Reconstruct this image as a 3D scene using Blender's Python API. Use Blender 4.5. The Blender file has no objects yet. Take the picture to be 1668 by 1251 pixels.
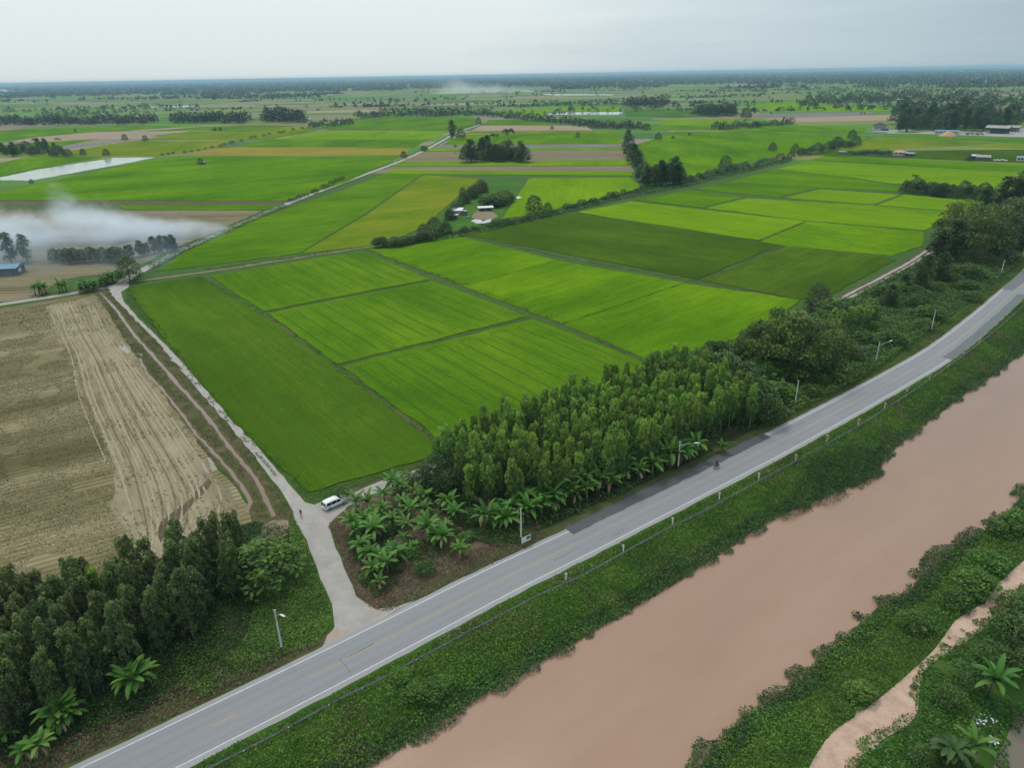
import bpy, bmesh, math, random
import numpy as np
from mathutils import Vector, Matrix
random.seed(7); rng = np.random.default_rng(11)
S = bpy.context.scene
R = math.radians
def U(a, b): return random.uniform(a, b)

# ------------------------------------------------------------------ camera
F, CX, CY, CAMH = 1156.0, 834.0, 625.5, 73.4
ROLL = math.atan(-30/1668.); PITCH = math.atan((CY-121)*math.cos(ROLL)/F)
cp, sp, cr, sr = math.cos(PITCH), math.sin(PITCH), math.cos(-ROLL), math.sin(-ROLL)
cam = bpy.data.cameras.new('camera'); cam.lens = F/1668*36; cam.sensor_width = 36
cam.clip_start = 0.5; cam.clip_end = 90000
camo = bpy.data.objects.new('camera', cam); S.collection.objects.link(camo)
Fv, Xv, Dv = Vector((0, cp, -sp)), Vector((1, 0, 0)), Vector((0, -sp, -cp))
rt, dn = cr*Xv+sr*Dv, -sr*Xv+cr*Dv
m = Matrix.Identity(4)
for i in range(3):
    m[i][0], m[i][1], m[i][2] = rt[i], -dn[i], -Fv[i]
m[2][3] = CAMH; camo.matrix_world = m; S.camera = camo
def G(px, py, z=0.0):
    """point of the terrain (height z) seen at photo pixel px, py"""
    d = F*Fv + (px-CX)*rt + (py-CY)*dn
    t = (z-CAMH)/d.z
    return Vector((d.x*t, d.y*t, z))
def depth(p): return (Vector(p)-Vector((0, 0, CAMH))).dot(Fv)
def hm(px, py, hpx):                      # metres for an upright thing hpx tall standing at px, py
    p = G(px, py); return hpx*depth(p)/(F*cp)

# ------------------------------------------------------------------ world, sun, exposure
SUN_EL, SUN_AZ = R(62), R(-30)
W = bpy.data.worlds.new('World'); S.world = W; W.use_nodes = True
nt = W.node_tree; nt.nodes.clear(); N = nt.nodes.new; Lk = nt.links.new
out = N('ShaderNodeOutputWorld'); bg = N('ShaderNodeBackground'); bg.inputs[1].default_value = 0.1
sky = N('ShaderNodeTexSky'); sky.sky_type = 'NISHITA'; sky.sun_disc = False
sky.sun_elevation = SUN_EL; sky.sun_rotation = SUN_AZ; sky.air_density = 1.2; sky.dust_density = 3
tc = N('ShaderNodeTexCoord')
mp = N('ShaderNodeMapping'); mp.inputs['Scale'].default_value = (1.5, 1.5, 16)
no = N('ShaderNodeTexNoise'); no.inputs['Scale'].default_value = 1.6; no.inputs['Detail'].default_value = 6; no.inputs['Roughness'].default_value = .52
mp2 = N('ShaderNodeMapping'); mp2.inputs['Scale'].default_value = (1, 1, 1.6)
sx = N('ShaderNodeSeparateXYZ')
cl = N('ShaderNodeMapRange'); cl.inputs[1].default_value = .66; cl.inputs[2].default_value = -.42; cl.inputs[3].default_value = .12; cl.inputs[4].default_value = 1.12
Lk(tc.outputs['Generated'], mp.inputs[0]); Lk(mp.outputs[0], no.inputs['Vector'])
Lk(tc.outputs['Generated'], sx.inputs[0]); Lk(sx.outputs[0], cl.inputs[0])
ad = N('ShaderNodeMath'); ad.operation = 'MULTIPLY_ADD'; ad.inputs[1].default_value = .5; 
Lk(no.outputs[0], ad.inputs[0]); Lk(cl.outputs[0], ad.inputs[2])
rp = N('ShaderNodeValToRGB'); e = rp.color_ramp.elements
e[0].position = .38; e[0].color = (.42, .54, .62, 1); e[1].position = 1.30; e[1].color = (.80, .88, .89, 1)
e2 = rp.color_ramp.elements.new(.8); e2.color = (.64, .755, .80, 1); e[-1].position = 1.0
Lk(ad.outputs[0], rp.inputs[0])
sc10 = N('ShaderNodeVectorMath'); sc10.operation = 'SCALE'
zen = N('ShaderNodeMath'); zen.operation = 'MULTIPLY_ADD'; zen.inputs[1].default_value = 7.0; zen.inputs[2].default_value = 8.9; Lk(sx.outputs[2], zen.inputs[0]); Lk(zen.outputs[0], sc10.inputs['Scale'])   # overcast sky: brighter towards the zenith
Lk(rp.outputs[0], sc10.inputs[0])
mx = N('ShaderNodeMix'); mx.data_type = 'RGBA'; mx.inputs[0].default_value = .93
Lk(sky.outputs[0], mx.inputs[6]); Lk(sc10.outputs[0], mx.inputs[7]); Lk(mx.outputs[2], bg.inputs[0]); Lk(bg.outputs[0], out.inputs[0])
sl = bpy.data.lights.new('sun', 'SUN'); sl.energy = 1.5; sl.angle = R(14); sl.color = (1, .96, .9)
so = bpy.data.objects.new('sun', sl); S.collection.objects.link(so)
sd = Vector((math.sin(SUN_AZ)*math.cos(SUN_EL), math.cos(SUN_AZ)*math.cos(SUN_EL), math.sin(SUN_EL)))
so.rotation_euler = sd.to_track_quat('Z', 'Y').to_euler(); so.location = sd*400
vs = S.view_settings; vs.view_transform = 'Standard'; vs.look = 'None'; vs.exposure = 0.08; vs.gamma = 1
S.cycles.max_bounces = 5; S.cycles.diffuse_bounces = 2; S.cycles.glossy_bounces = 2; S.cycles.transmission_bounces = 3
S.cycles.volume_bounces = 3; S.cycles.transparent_max_bounces = 6; S.cycles.volume_max_steps = 96

# ------------------------------------------------------------------ helpers
C = S.collection
def tag(o, label=None, cat=None, group=None, kind=None):
    if label: o['label'] = label
    if cat: o['category'] = cat
    if group: o['group'] = group
    if kind: o['kind'] = kind
    return o
def link(name, me, parent=None, loc=None, rz=0, sc=None):
    o = bpy.data.objects.new(name, me); C.objects.link(o)
    if parent: o.parent = parent
    if loc is not None: o.location = loc
    if rz: o.rotation_euler = (0, 0, rz)
    if sc is not None: o.scale = sc if not isinstance(sc, (int, float)) else (sc, sc, sc)
    return o
def empty(name, loc, rz=0, sc=1):
    o = link(name, None, None, loc, rz, sc); o.empty_display_size = .5; return o
def mesh(name, verts, faces, mat=None, smooth=False):
    me = bpy.data.meshes.new(name); me.from_pydata([tuple(v) for v in verts], [], [tuple(f) for f in faces]); me.update()
    if mat: me.materials.append(mat)
    if smooth: me.polygons.foreach_set('use_smooth', [True]*len(me.polygons))
    return me
class MB:
    """collects shapes of one part"""
    def __init__(s): s.v = []; s.f = []
    def add(s, v, f):
        b = len(s.v); s.v += [Vector(p) for p in v]; s.f += [tuple(i+b for i in q) for q in f]; return s
    def box(s, c, d, rz=0, M=None):
        x, y, z = d[0]/2, d[1]/2, d[2]/2
        v = [Vector((a, b, e)) for e in (-z, z) for a, b in ((-x, -y), (x, -y), (x, y), (-x, y))]
        rm = Matrix.Rotation(rz, 3, 'Z') if M is None else M
        return s.add([rm @ p + Vector(c) for p in v], [(3, 2, 1, 0), (4, 5, 6, 7), (0, 1, 5, 4), (1, 2, 6, 5), (2, 3, 7, 6), (3, 0, 4, 7)])
    def tube(s, pts, rad, n=7, cap=True):
        pts = [Vector(p) for p in pts]; b = len(s.v)
        for i, p in enumerate(pts):
            t = (pts[min(i+1, len(pts)-1)]-pts[max(i-1, 0)]).normalized()
            a = t.cross(Vector((0, 0, 1)) if abs(t.z) < .9 else Vector((1, 0, 0))).normalized(); c = t.cross(a)
            r = rad[i] if isinstance(rad, (list, tuple)) else rad
            for k in range(n):
                w = 2*math.pi*k/n; s.v.append(p+a*(r*math.cos(w))+c*(r*math.sin(w)))
        for i in range(len(pts)-1):
            for k in range(n):
                q = b+i*n; s.f.append((q+k, q+(k+1) % n, q+n+(k+1) % n, q+n+k))
        if cap:
            s.f.append(tuple(b+k for k in reversed(range(n)))); s.f.append(tuple(b+(len(pts)-1)*n+k for k in range(n)))
        return s
    def ell(s, c, r, n=10, m_=7):
        b = len(s.v); c = Vector(c)
        for i in range(m_+1):
            th = math.pi*i/m_
            for k in range(n):
                w = 2*math.pi*k/n
                s.v.append(c+Vector((r[0]*math.sin(th)*math.cos(w), r[1]*math.sin(th)*math.sin(w), r[2]*math.cos(th))))
        for i in range(m_):
            for k in range(n):
                q = b+i*n; s.f.append((q+k, q+n+k, q+n+(k+1) % n, q+(k+1) % n))
        return s
    def prism(s, prof, y0, y1, inset=0.0):
        """profile of (x, z) points extruded along y"""
        n = len(prof); b = len(s.v)
        for y in (y0, y1):
            s.v += [Vector((x, y, z)) for x, z in prof]
        s.f.append(tuple(b+k for k in range(n))); s.f.append(tuple(b+n+k for k in reversed(range(n))))
        for k in range(n): s.f.append((b+k, b+n+k, b+n+(k+1) % n, b+(k+1) % n))
        return s
    def build(s, name, mat, parent=None, smooth=False, loc=None, rz=0):
        me = mesh(name, s.v, s.f, mat, smooth)
        bm = bmesh.new(); bm.from_mesh(me); bmesh.ops.recalc_face_normals(bm, faces=bm.faces); bm.to_mesh(me); bm.free()
        return link(name, me, parent, loc, rz)

# value noise
_lat = rng.random((256, 256))
def vnoise(x, y, s, ox=0.0):
    x = np.asarray(x, float)/s+ox+1000; y = np.asarray(y, float)/s+ox*1.7+1000
    xi, yi = np.floor(x).astype(int), np.floor(y).astype(int); fx, fy = x-xi, y-yi
    fx = fx*fx*(3-2*fx); fy = fy*fy*(3-2*fy)
    g = lambda a, b: _lat[a % 256, b % 256]
    return (g(xi, yi)*(1-fx)+g(xi+1, yi)*fx)*(1-fy)+(g(xi, yi+1)*(1-fx)+g(xi+1, yi+1)*fx)*fy
def inside(x, y, poly):
    r = np.zeros(x.shape, bool); n = len(poly)
    for i in range(n):
        x1, y1 = poly[i][0], poly[i][1]; x2, y2 = poly[(i+1) % n][0], poly[(i+1) % n][1]
        if y1 == y2: continue
        r ^= ((y1 > y) != (y2 > y)) & (x < (x2-x1)*(y-y1)/(y2-y1)+x1)
    return r
def dist_poly(x, y, pts, closed=False):
    d = np.full(x.shape, 1e9)
    n = len(pts)
    for i in range(n if closed else n-1):
        ax, ay = pts[i][0], pts[i][1]; bx, by = pts[(i+1) % n][0], pts[(i+1) % n][1]
        t = np.clip(((x-ax)*(bx-ax)+(y-ay)*(by-ay))/((bx-ax)**2+(by-ay)**2+1e-9), 0, 1)
        d = np.minimum(d, np.hypot(x-ax-t*(bx-ax), y-ay-t*(by-ay)))
    return d
def smooth_line(pts, step=3.0):
    pts = [Vector((p[0], p[1], 0)) for p in pts]; o = []
    for i in range(len(pts)-1):
        p0, p1, p2, p3 = pts[max(i-1, 0)], pts[i], pts[i+1], pts[min(i+2, len(pts)-1)]
        n = max(1, int((p2-p1).length/step))
        for k in range(n):
            t = k/n
            o.append(.5*((2*p1)+(p2-p0)*t+(2*p0-5*p1+4*p2-p3)*t*t+(3*p1-p0-3*p2+p3)*t**3))
    o.append(pts[-1]); return o
def offset(line, d):
    o = []
    for i, p in enumerate(line):
        t = (line[min(i+1, len(line)-1)]-line[max(i-1, 0)]).normalized()
        o.append(p+Vector((t.y, -t.x, 0))*(d[i] if isinstance(d, (list, np.ndarray)) else d))
    return o
def ribbon(name, line, w0, w1, z, mat, jit=0.0, kind='structure', zs=None):
    """strip from offset w0 to w1 (right is positive) along a line"""
    n = len(line)
    j0 = [w0+(random.uniform(-jit, jit)) for _ in line]; j1 = [w1+(random.uniform(-jit, jit)) for _ in line]
    a, b = offset(line, j0), offset(line, j1)
    v = []
    for i in range(n): v += [(a[i].x, a[i].y, z), (b[i].x, b[i].y, z)]
    me = mesh(name, v, [(2*i, 2*i+1, 2*i+3, 2*i+2) for i in range(n-1)], mat)
    o = link(name, me)
    if kind: o['kind'] = kind
    return o

# ------------------------------------------------------------------ materials
def mat(name, col=(.5, .5, .5), rough=.7, metal=0.0, spec=.3):
    M = bpy.data.materials.new(name); M.use_nodes = True
    b = M.node_tree.nodes['Principled BSDF']
    b.inputs['Base Color'].default_value = (*col, 1); b.inputs['Roughness'].default_value = rough
    b.inputs['Metallic'].default_value = metal; b.inputs['Specular IOR Level'].default_value = spec
    return M
class NG:
    def __init__(s, M): s.M = M; s.nt = M.node_tree; s.b = s.nt.nodes['Principled BSDF']; s.pos = s.n('ShaderNodeNewGeometry').outputs['Position']
    def n(s, t, **k):
        x = s.nt.nodes.new(t)
        for a, v in k.items(): setattr(x, a, v)
        return x
    def l(s, a, b): s.nt.links.new(a, b)
    def noise(s, scale, det=3, rough=.5, ang=0, stretch=1, vec=None, dist=0):
        m_ = s.n('ShaderNodeMapping'); m_.vector_type = 'TEXTURE'
        m_.inputs['Rotation'].default_value = (0, 0, ang); m_.inputs['Scale'].default_value = (stretch, 1, 1)
        s.l(vec or s.pos, m_.inputs[0])
        t = s.n('ShaderNodeTexNoise'); t.inputs['Scale'].default_value = scale; t.inputs['Detail'].default_value = det
        t.inputs['Roughness'].default_value = rough; t.inputs['Distortion'].default_value = dist
        s.l(m_.outputs[0], t.inputs['Vector']); return t.outputs[0]
    def ramp(s, f, stops):
        r = s.n('ShaderNodeValToRGB'); el = r.color_ramp.elements
        while len(el) < len(stops): el.new(.5)
        for e_, (p, c) in zip(el, stops): e_.position = p; e_.color = (*c, 1)
        s.l(f, r.inputs[0]); return r.outputs[0]
    def mrange(s, f, a, b, c=0, d=1):
        r = s.n('ShaderNodeMapRange'); r.inputs[1].default_value = a; r.inputs[2].default_value = b; r.inputs[3].default_value = c; r.inputs[4].default_value = d
        s.l(f, r.inputs[0]); return r.outputs[0]
    def mix(s, f, a, b, mode='MIX'):
        x = s.n('ShaderNodeMix', data_type='RGBA', blend_type=mode)
        for i, q in ((0, f), (6, a), (7, b)):
            if isinstance(q, (int, float)): x.inputs[i].default_value = q
            elif isinstance(q, tuple): x.inputs[i].default_value = (*q, 1)
            else: s.l(q, x.inputs[i])
        return x.outputs[2]
    def math(s, op, a, b=0.0, c=0.0):
        x = s.n('ShaderNodeMath', operation=op)
        for i, q in enumerate((a, b, c)):
            if isinstance(q, (int, float)): x.inputs[i].default_value = q
            else: s.l(q, x.inputs[i])
        return x.outputs[0]
    def bump(s, f, strength=.5, dist=.1):
        b_ = s.n('ShaderNodeBump'); b_.inputs['Strength'].default_value = strength; b_.inputs['Distance'].default_value = dist
        s.l(f, b_.inputs['Height']); s.l(b_.outputs[0], s.b.inputs['Normal'])
    def color(s, c): s.l(c, s.b.inputs['Base Color'])

GREEN = {  # dark, mid, light
 'bright': ((.042, .105, .004), (.078, .165, .004), (.135, .235, .005)),
 'plot':   ((.042, .104, .005), (.074, .152, .006), (.120, .205, .008)),
 'deep':   ((.030, .062, .006), (.046, .088, .007), (.078, .128, .010)),
 'strip':  ((.036, .076, .006), (.052, .105, .007), (.082, .145, .009)),
 'olive':  ((.058, .128, .006), (.120, .165, .010), (.200, .195, .020)),
 'ochre':  ((.150, .150, .018), (.210, .185, .025), (.260, .225, .040)),
 'lime':   ((.075, .160, .005), (.115, .210, .005), (.165, .260, .008)),
 'weedy':  ((.038, .090, .018), (.055, .125, .022), (.085, .155, .025)),
}
def rice_mat(key, ang, grain=1.0, seed=0.0, far=False):
    M = mat('rice_'+key, rough=.85, spec=.0); g = NG(M); a, b, c = GREEN[key]
    off = g.n('ShaderNodeVectorMath', operation='ADD'); off.inputs[1].default_value = (seed*37, seed*91, 0); g.l(g.pos, off.inputs[0]); v = off.outputs[0]
    big = g.noise(.022, 3, .55, ang, 2.2, v)
    stripe = g.noise(.55, 2, .5, ang, 26, v)
    med = g.noise(.16, 4, .6, ang, 2.0, v)
    fine = g.noise(1.9 if not far else .6, 3, .7, ang, 2.0, v)
    f = g.math('MULTIPLY_ADD', big, 1.15, g.math('MULTIPLY_ADD', stripe, .40, g.math('MULTIPLY_ADD', med, .50, g.math('MULTIPLY', fine, .75*grain))))
    g.color(g.ramp(g.mrange(f, 1.08+(.0 if not far else -.07), 1.72), [(0, a), (.5, b), (1, c)]))
    g.bump(g.noise(2.6, 4, .75, ang, 1.5), .9, .25)
    return M
def soil_mat(name, c1, c2, c3, scale=.25, ang=0, stretch=1, rows=None, bump=.6):
    M = mat(name, rough=.9, spec=.04); g = NG(M)
    f = g.math('MULTIPLY_ADD', g.noise(scale, 5, .6, ang, stretch), .7, g.math('MULTIPLY', g.noise(scale*7, 4, .7, ang, 1+(stretch-1)*.4), .3))
    if rows:
        mp_ = g.n('ShaderNodeMapping'); mp_.vector_type = 'TEXTURE'; mp_.inputs['Rotation'].default_value = (0, 0, rows[0]); g.l(g.pos, mp_.inputs[0])
        w = g.n('ShaderNodeTexWave', wave_type='BANDS', bands_direction='Y', wave_profile='SIN'); w.inputs['Scale'].default_value = .314/rows[1]
        w.inputs['Distortion'].default_value = rows[3] if len(rows) > 3 else 1.2; w.inputs['Detail'].default_value = 3; w.inputs['Detail Scale'].default_value = 1.0; w.inputs['Detail Roughness'].default_value = .7
        g.l(mp_.outputs[0], w.inputs[0])
        patch = g.mrange(g.noise(.05, 3, .6, rows[0], 3), .35, .65, .35, 1); f = g.math('ADD', f, g.math('MULTIPLY', g.math('SUBTRACT', g.noise(.05, 3, .55, rows[0], 7), .5), .9))
        f = g.math('ADD', f, g.math('MULTIPLY', g.math('SUBTRACT', w.outputs['Fac'], .5), g.math('MULTIPLY', patch, rows[2])))
    c_ = g.ramp(g.mrange(f, .25, .78), [(0, c1), (.5, c2), (1, c3)])
    if name == 'trampled_straw': c_ = g.mix(g.mrange(g.noise(.16, 5, .72, ang, 1.6, None, 1.5), .58, .70), c_, (.085, .068, .042))
    g.color(c_)
    if bump: g.bump(g.noise(scale*9, 5, .75, ang, stretch), bump, .15)
    return M
def foliage(name, cols, trans=.22, var=.25):
    M = mat(name, rough=.55, spec=.25); g = NG(M)
    at = g.n('ShaderNodeAttribute', attribute_name='tint')
    oi = g.n('ShaderNodeObjectInfo')
    sep = g.n('ShaderNodeSeparateColor'); g.l(at.outputs['Color'], sep.inputs[0])
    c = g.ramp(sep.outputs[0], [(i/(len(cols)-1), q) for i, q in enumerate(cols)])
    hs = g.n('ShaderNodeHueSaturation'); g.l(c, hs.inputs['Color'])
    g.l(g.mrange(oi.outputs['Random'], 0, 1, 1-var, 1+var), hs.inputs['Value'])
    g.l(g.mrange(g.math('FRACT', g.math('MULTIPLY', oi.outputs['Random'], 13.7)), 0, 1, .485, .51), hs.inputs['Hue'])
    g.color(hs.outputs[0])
    if trans:
        tr = g.n('ShaderNodeBsdfTranslucent'); g.l(hs.outputs[0], tr.inputs[0])
        ms = g.n('ShaderNodeMixShader'); ms.inputs[0].default_value = trans
        g.l(g.b.outputs[0], ms.inputs[1]); g.l(tr.outputs[0], ms.inputs[2])
        g.l(ms.outputs[0], g.nt.nodes['Material Output'].inputs['Surface'])
    return M
M_euc = foliage('eucalyptus_leaves', [(.022, .056, .018), (.046, .112, .024), (.100, .205, .032), (.21, .35, .045)], var=.33)
M_dark = foliage('acacia_leaves', [(.028, .050, .017), (.050, .082, .024), (.084, .126, .034), (.140, .195, .05)])
M_round = foliage('broad_leaves', [(.016, .040, .010), (.030, .068, .014), (.050, .100, .018), (.080, .140, .024)])
M_shrub = foliage('shrub_leaves', [(.024, .065, .010), (.042, .105, .012), (.070, .155, .016), (.115, .215, .025)])
M_bamb = foliage('bamboo_leaves', [(.030, .058, .012), (.058, .104, .016), (.095, .155, .022), (.145, .215, .032)])
M_far = foliage('distant_leaves', [(.012, .028, .010), (.020, .044, .013), (.032, .064, .017), (.048, .085, .020)], trans=0)
M_ban = foliage('banana_leaves', [(.026, .080, .014), (.045, .130, .018), (.075, .185, .026), (.14, .25, .035)], trans=.3, var=.15)
M_dry = foliage('dry_leaves', [(.10, .070, .04), (.17, .12, .065), (.24, .18, .10), (.33, .26, .15)], trans=.1)
M_palm = foliage('palm_leaves', [(.014, .040, .012), (.026, .070, .018), (.045, .105, .022), (.07, .13, .03)])
M_grass = foliage('grass_blades', [(.036, .076, .010), (.064, .128, .012), (.100, .185, .015), (.165, .250, .030)], var=0)
M_wet = foliage('waterside_plants', [(.024, .055, .018), (.036, .082, .022), (.056, .110, .028), (.075, .135, .030)], var=0)
M_vine = foliage('vine_leaves', [(.022, .062, .011), (.042, .105, .015), (.072, .158, .020), (.115, .215, .028)], var=0)
M_straw = foliage('dry_grass', [(.085, .062, .036), (.14, .105, .060), (.205, .160, .095), (.10, .125, .040)], trans=.1, var=0)
M_stubl = foliage('stubble_tufts', [(.05, .058, .018), (.085, .082, .032), (.14, .12, .06), (.24, .20, .12)], trans=.1, var=0)
M_bark = soil_mat('bark', (.10, .085, .065), (.20, .17, .14), (.30, .27, .22), 2, bump=.3)
M_stem = soil_mat('banana_stem', (.06, .09, .03), (.12, .15, .06), (.20, .18, .09), 2, bump=.2)

# asphalt etc.
def asphalt_mat(name, lo, hi, line=None):
    M = mat(name, rough=.85, spec=.2); g = NG(M)
    f = g.math('MULTIPLY_ADD', g.noise(.35, 4, .6, R(38), 6), .45, g.math('MULTIPLY', g.noise(5, 5, .8), .55))
    g.color(g.ramp(g.mrange(f, .3, .7), [(0, lo), (1, hi)])); g.bump(g.noise(14, 2, .6), .3, .02)
    return M
M_asph = asphalt_mat('weathered_asphalt', (.185, .187, .197), (.222, .224, .233))
M_should = asphalt_mat('pale_shoulder', (.21, .208, .21), (.275, .27, .265))
M_wear = asphalt_mat('polished_asphalt', (.172, .174, .184), (.212, .214, .223))
M_seal = asphalt_mat('crack_seal', (.07, .072, .076), (.10, .102, .106))
M_patch = asphalt_mat('new_asphalt', (.058, .061, .064), (.090, .093, .096))
M_white = soil_mat('worn_white_paint', (.36, .36, .37), (.52, .52, .52), (.60, .60, .60), 1.5, bump=0)
M_yel = soil_mat('worn_yellow_paint', (.30, .24, .17), (.40, .27, .12), (.48, .28, .09), 1.2, bump=0)
M_gravel = soil_mat('pale_gravel', (.23, .205, .185), (.31, .285, .265), (.38, .36, .345), .35, bump=.8)
M_concr = soil_mat('old_concrete', (.20, .185, .165), (.29, .275, .25), (.36, .345, .325), .8, bump=.5)
M_red = soil_mat('red_dirt', (.29, .20, .145), (.33, .26, .215), (.34, .29, .26), .9)
M_track = soil_mat('track_dirt', (.10, .075, .045), (.20, .155, .11), (.32, .26, .20), .8)
M_bundp = soil_mat('bund_path', (.036, .065, .014), (.085, .080, .036), (.17, .135, .08), .5)
M_bund = soil_mat('bund_soil', (.030, .072, .010), (.046, .088, .014), (.095, .088, .040), .35)
M_brown = soil_mat('bare_brown_soil', (.055, .042, .028), (.098, .074, .048), (.15, .115, .078), .5)
M_burnt = soil_mat('burnt_field', (.05, .045, .035), (.12, .098, .066), (.19, .155, .105), .12, R(5), 5)
M_sand = soil_mat('pale_sand', (.27, .17, .125), (.45, .31, .235), (.56, .42, .33), .35, bump=1.0)
M_gsoil = soil_mat('grassy_soil', (.022, .055, .010), (.036, .088, .012), (.066, .080, .030), .5)
M_dsoil = soil_mat('dark_litter', (.018, .024, .010), (.032, .040, .016), (.060, .050, .028), .5)  # dark litter colour for the plantation floors
M_weeds = soil_mat('ditch_bank_weeds', (.035, .055, .014), (.080, .072, .034), (.16, .125, .075), .5)

# ------------------------------------------------------------------ terrain with canal and pond
nb = [Vector((-150, -45, 0)), Vector((-60, 28, 0))]+[G(x, y, -2.2) for x, y in ((600,1251),(740,1165),(880,1080),(1000,1010),(1100,950),(1200,885),(1262,846),(1340,810),(1425,774),(1452,735),(1560,650),(1668,570))]+[Vector((250, 288, 0)), Vector((420, 470, 0)), Vector((640, 720, 0))]
fb = [Vector((-110, -60, 0)), Vector((-25, 20, 0))]+[G(x, y, -2.2) for x, y in ((1140,1251),(1165,1215),(1215,1165),(1255,1140),(1305,1105),(1340,1070),(1395,1025),(1440,985),(1480,965),(1510,930),(1545,895),(1590,875),(1640,840),(1668,805))]+[Vector((190, 200, 0)), Vector((440, 430, 0)), Vector((700, 690, 0))]
canal = [(p.x, p.y) for p in nb]+[(p.x, p.y) for p in reversed(fb)]
pond = [(p.x, p.y) for p in (G(1640, 1262, -2), G(1634, 1235, -2), G(1650, 1200, -2), G(1675, 1165, -2), G(1760, 1150, -2), G(1800, 1260, -2))]
def terrain_z(x, y):
    x = np.asarray(x, float); y = np.asarray(y, float)
    z = np.zeros(x.shape)
    for poly, dep, w in ((canal, 2.2, 8.0), (pond, 2.0, 5.0)):
        d = dist_poly(x, y, poly, True)+(vnoise(x, y, 5)-.5)*1.6; ins = inside(x, y, poly)
        t = np.clip(d/w, 0, 1); t = t*t*(3-2*t)
        z = np.minimum(z, np.where(ins, -dep-np.minimum(np.maximum(d, 0)*.5, 1.6), -dep*(1-t)-0.0))
    return z
gx = np.concatenate([np.geomspace(60000, 160, 26)*-1, np.arange(-150, 420, 1.5), np.geomspace(430, 60000, 26)])
gy = np.concatenate([np.geomspace(3000, 80, 10)*-1, np.arange(-70, 520, 1.5), np.geomspace(530, 70000, 26)])
X, Y = np.meshgrid(gx, gy); Z = np.where((np.abs(X) < 500) & (Y < 700), 0, 0).astype(float)
mk = (X > -160) & (X < 450) & (Y > -75) & (Y < 540)
Z[mk] = terrain_z(X[mk], Y[mk])
ny, nx = X.shape; V = np.stack([X, Y, Z-.02], -1).reshape(-1, 3)
ii = (np.arange(ny-1)[:, None]*nx+np.arange(nx-1)[None]).reshape(-1)
FQ = np.stack([ii, ii+1, ii+nx+1, ii+nx], -1)
def npmesh(name, V, FQ, mat_=None, tint=None, smooth=False):
    me = bpy.data.meshes.new(name); V = np.ascontiguousarray(V, np.float32); k = FQ.shape[1]
    me.vertices.add(len(V)); me.vertices.foreach_set('co', V.ravel())
    me.loops.add(FQ.size); me.loops.foreach_set('vertex_index', FQ.astype(np.int32).ravel())
    me.polygons.add(len(FQ)); me.polygons.foreach_set('loop_start', np.arange(0, FQ.size, k, dtype=np.int32))
    if smooth: me.polygons.foreach_set('use_smooth', np.ones(len(FQ), bool))
    me.update(calc_edges=True)
    if tint is not None:
        a = me.attributes.new('tint', 'FLOAT_COLOR', 'POINT')
        c = np.ones((len(V), 4), np.float32); c[:, :3] = np.asarray(tint)[:, None]; a.data.foreach_set('color', c.ravel())
    if mat_: me.materials.append(mat_)
    return me
M_ground = mat('farmland', rough=.9, spec=.1); g = NG(M_ground)
mpg = g.n('ShaderNodeMapping'); mpg.vector_type = 'TEXTURE'; mpg.inputs['Rotation'].default_value = (0, 0, R(-4)); mpg.inputs['Scale'].default_value = (190, 85, 1); g.l(g.pos, mpg.inputs[0])
wob = g.n('ShaderNodeMix', data_type='VECTOR')
vor = g.n('ShaderNodeTexVoronoi', feature='F1', distance='CHEBYCHEV', voronoi_dimensions='2D'); vor.inputs['Scale'].default_value = 1; vor.inputs['Randomness'].default_value = .75
g.l(mpg.outputs[0], vor.inputs['Vector'])
sepv = g.n('ShaderNodeSeparateColor'); g.l(vor.outputs['Color'], sepv.inputs[0])
r_ = g.n('ShaderNodeValToRGB'); r_.color_ramp.interpolation = 'CONSTANT'; el = r_.color_ramp.elements
stops = [(0, (.060, .165, .012)), (.16, (.085, .19, .016)), (.30, (.045, .12, .014)), (.42, (.17, .185, .045)), (.50, (.20, .15, .095)), (.60, (.07, .17, .014)), (.72, (.26, .20, .14)), (.80, (.055, .10, .03)), (.88, (.13, .17, .04)), (.95, (.21, .17, .13))]
while len(el) < len(stops): el.new(.5)
for e_, (p_, c_) in zip(el, stops): e_.position = p_; e_.color = (*c_, 1)
g.l(sepv.outputs[0], r_.inputs[0])
farc = g.mix(g.mrange(g.noise(.02, 4, .6, 0, 3), .3, .7), r_.outputs[0], g.mix(.35, r_.outputs[0], (.05, .07, .02)))
nearc = g.ramp(g.noise(.3, 5, .65), [(.3, (.028, .070, .010)), (.55, (.044, .090, .014)), (.75, (.085, .085, .036))])
ln = g.n('ShaderNodeVectorMath', operation='LENGTH'); g.l(g.pos, ln.inputs[0])
g.color(g.mix(g.mrange(ln.outputs['Value'], 620, 700), nearc, farc)); g.bump(g.noise(1.4, 4, .7), .5, .2)
go = link('ground', npmesh('ground', V, FQ, M_ground, smooth=True)); go['kind'] = 'structure'

# water
M_water = mat('muddy_water', rough=.14, spec=.5); g = NG(M_water)
g.color(g.ramp(g.math('MULTIPLY_ADD', g.noise(.03, 5, .6, R(40), 5), .8, g.math('MULTIPLY', g.noise(.25, 3, .6, R(40), 3), .2)), [(.36, (.235, .140, .094)), (.5, (.265, .156, .102)), (.66, (.285, .178, .122))]))
g.l(g.mrange(g.noise(.06, 4, .6, R(40), 4), .35, .65, .07, .30), g.b.inputs['Roughness'])
g.bump(g.math('ADD', g.noise(.9, 4, .6, R(40), 1.5), g.math('MULTIPLY', g.noise(.12, 3, .6, R(40), 3), 2.0)), .09, .08)
o = link('canal_water', mesh('canal_water', [(-240, -120, -2.2), (900, -120, -2.2), (900, 900, -2.2), (-240, 900, -2.2)], [(0, 1, 2, 3)], M_water)); o['kind'] = 'structure'
M_pond = mat('pond_water', (.13, .10, .07), .12, 0, .5)
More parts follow.
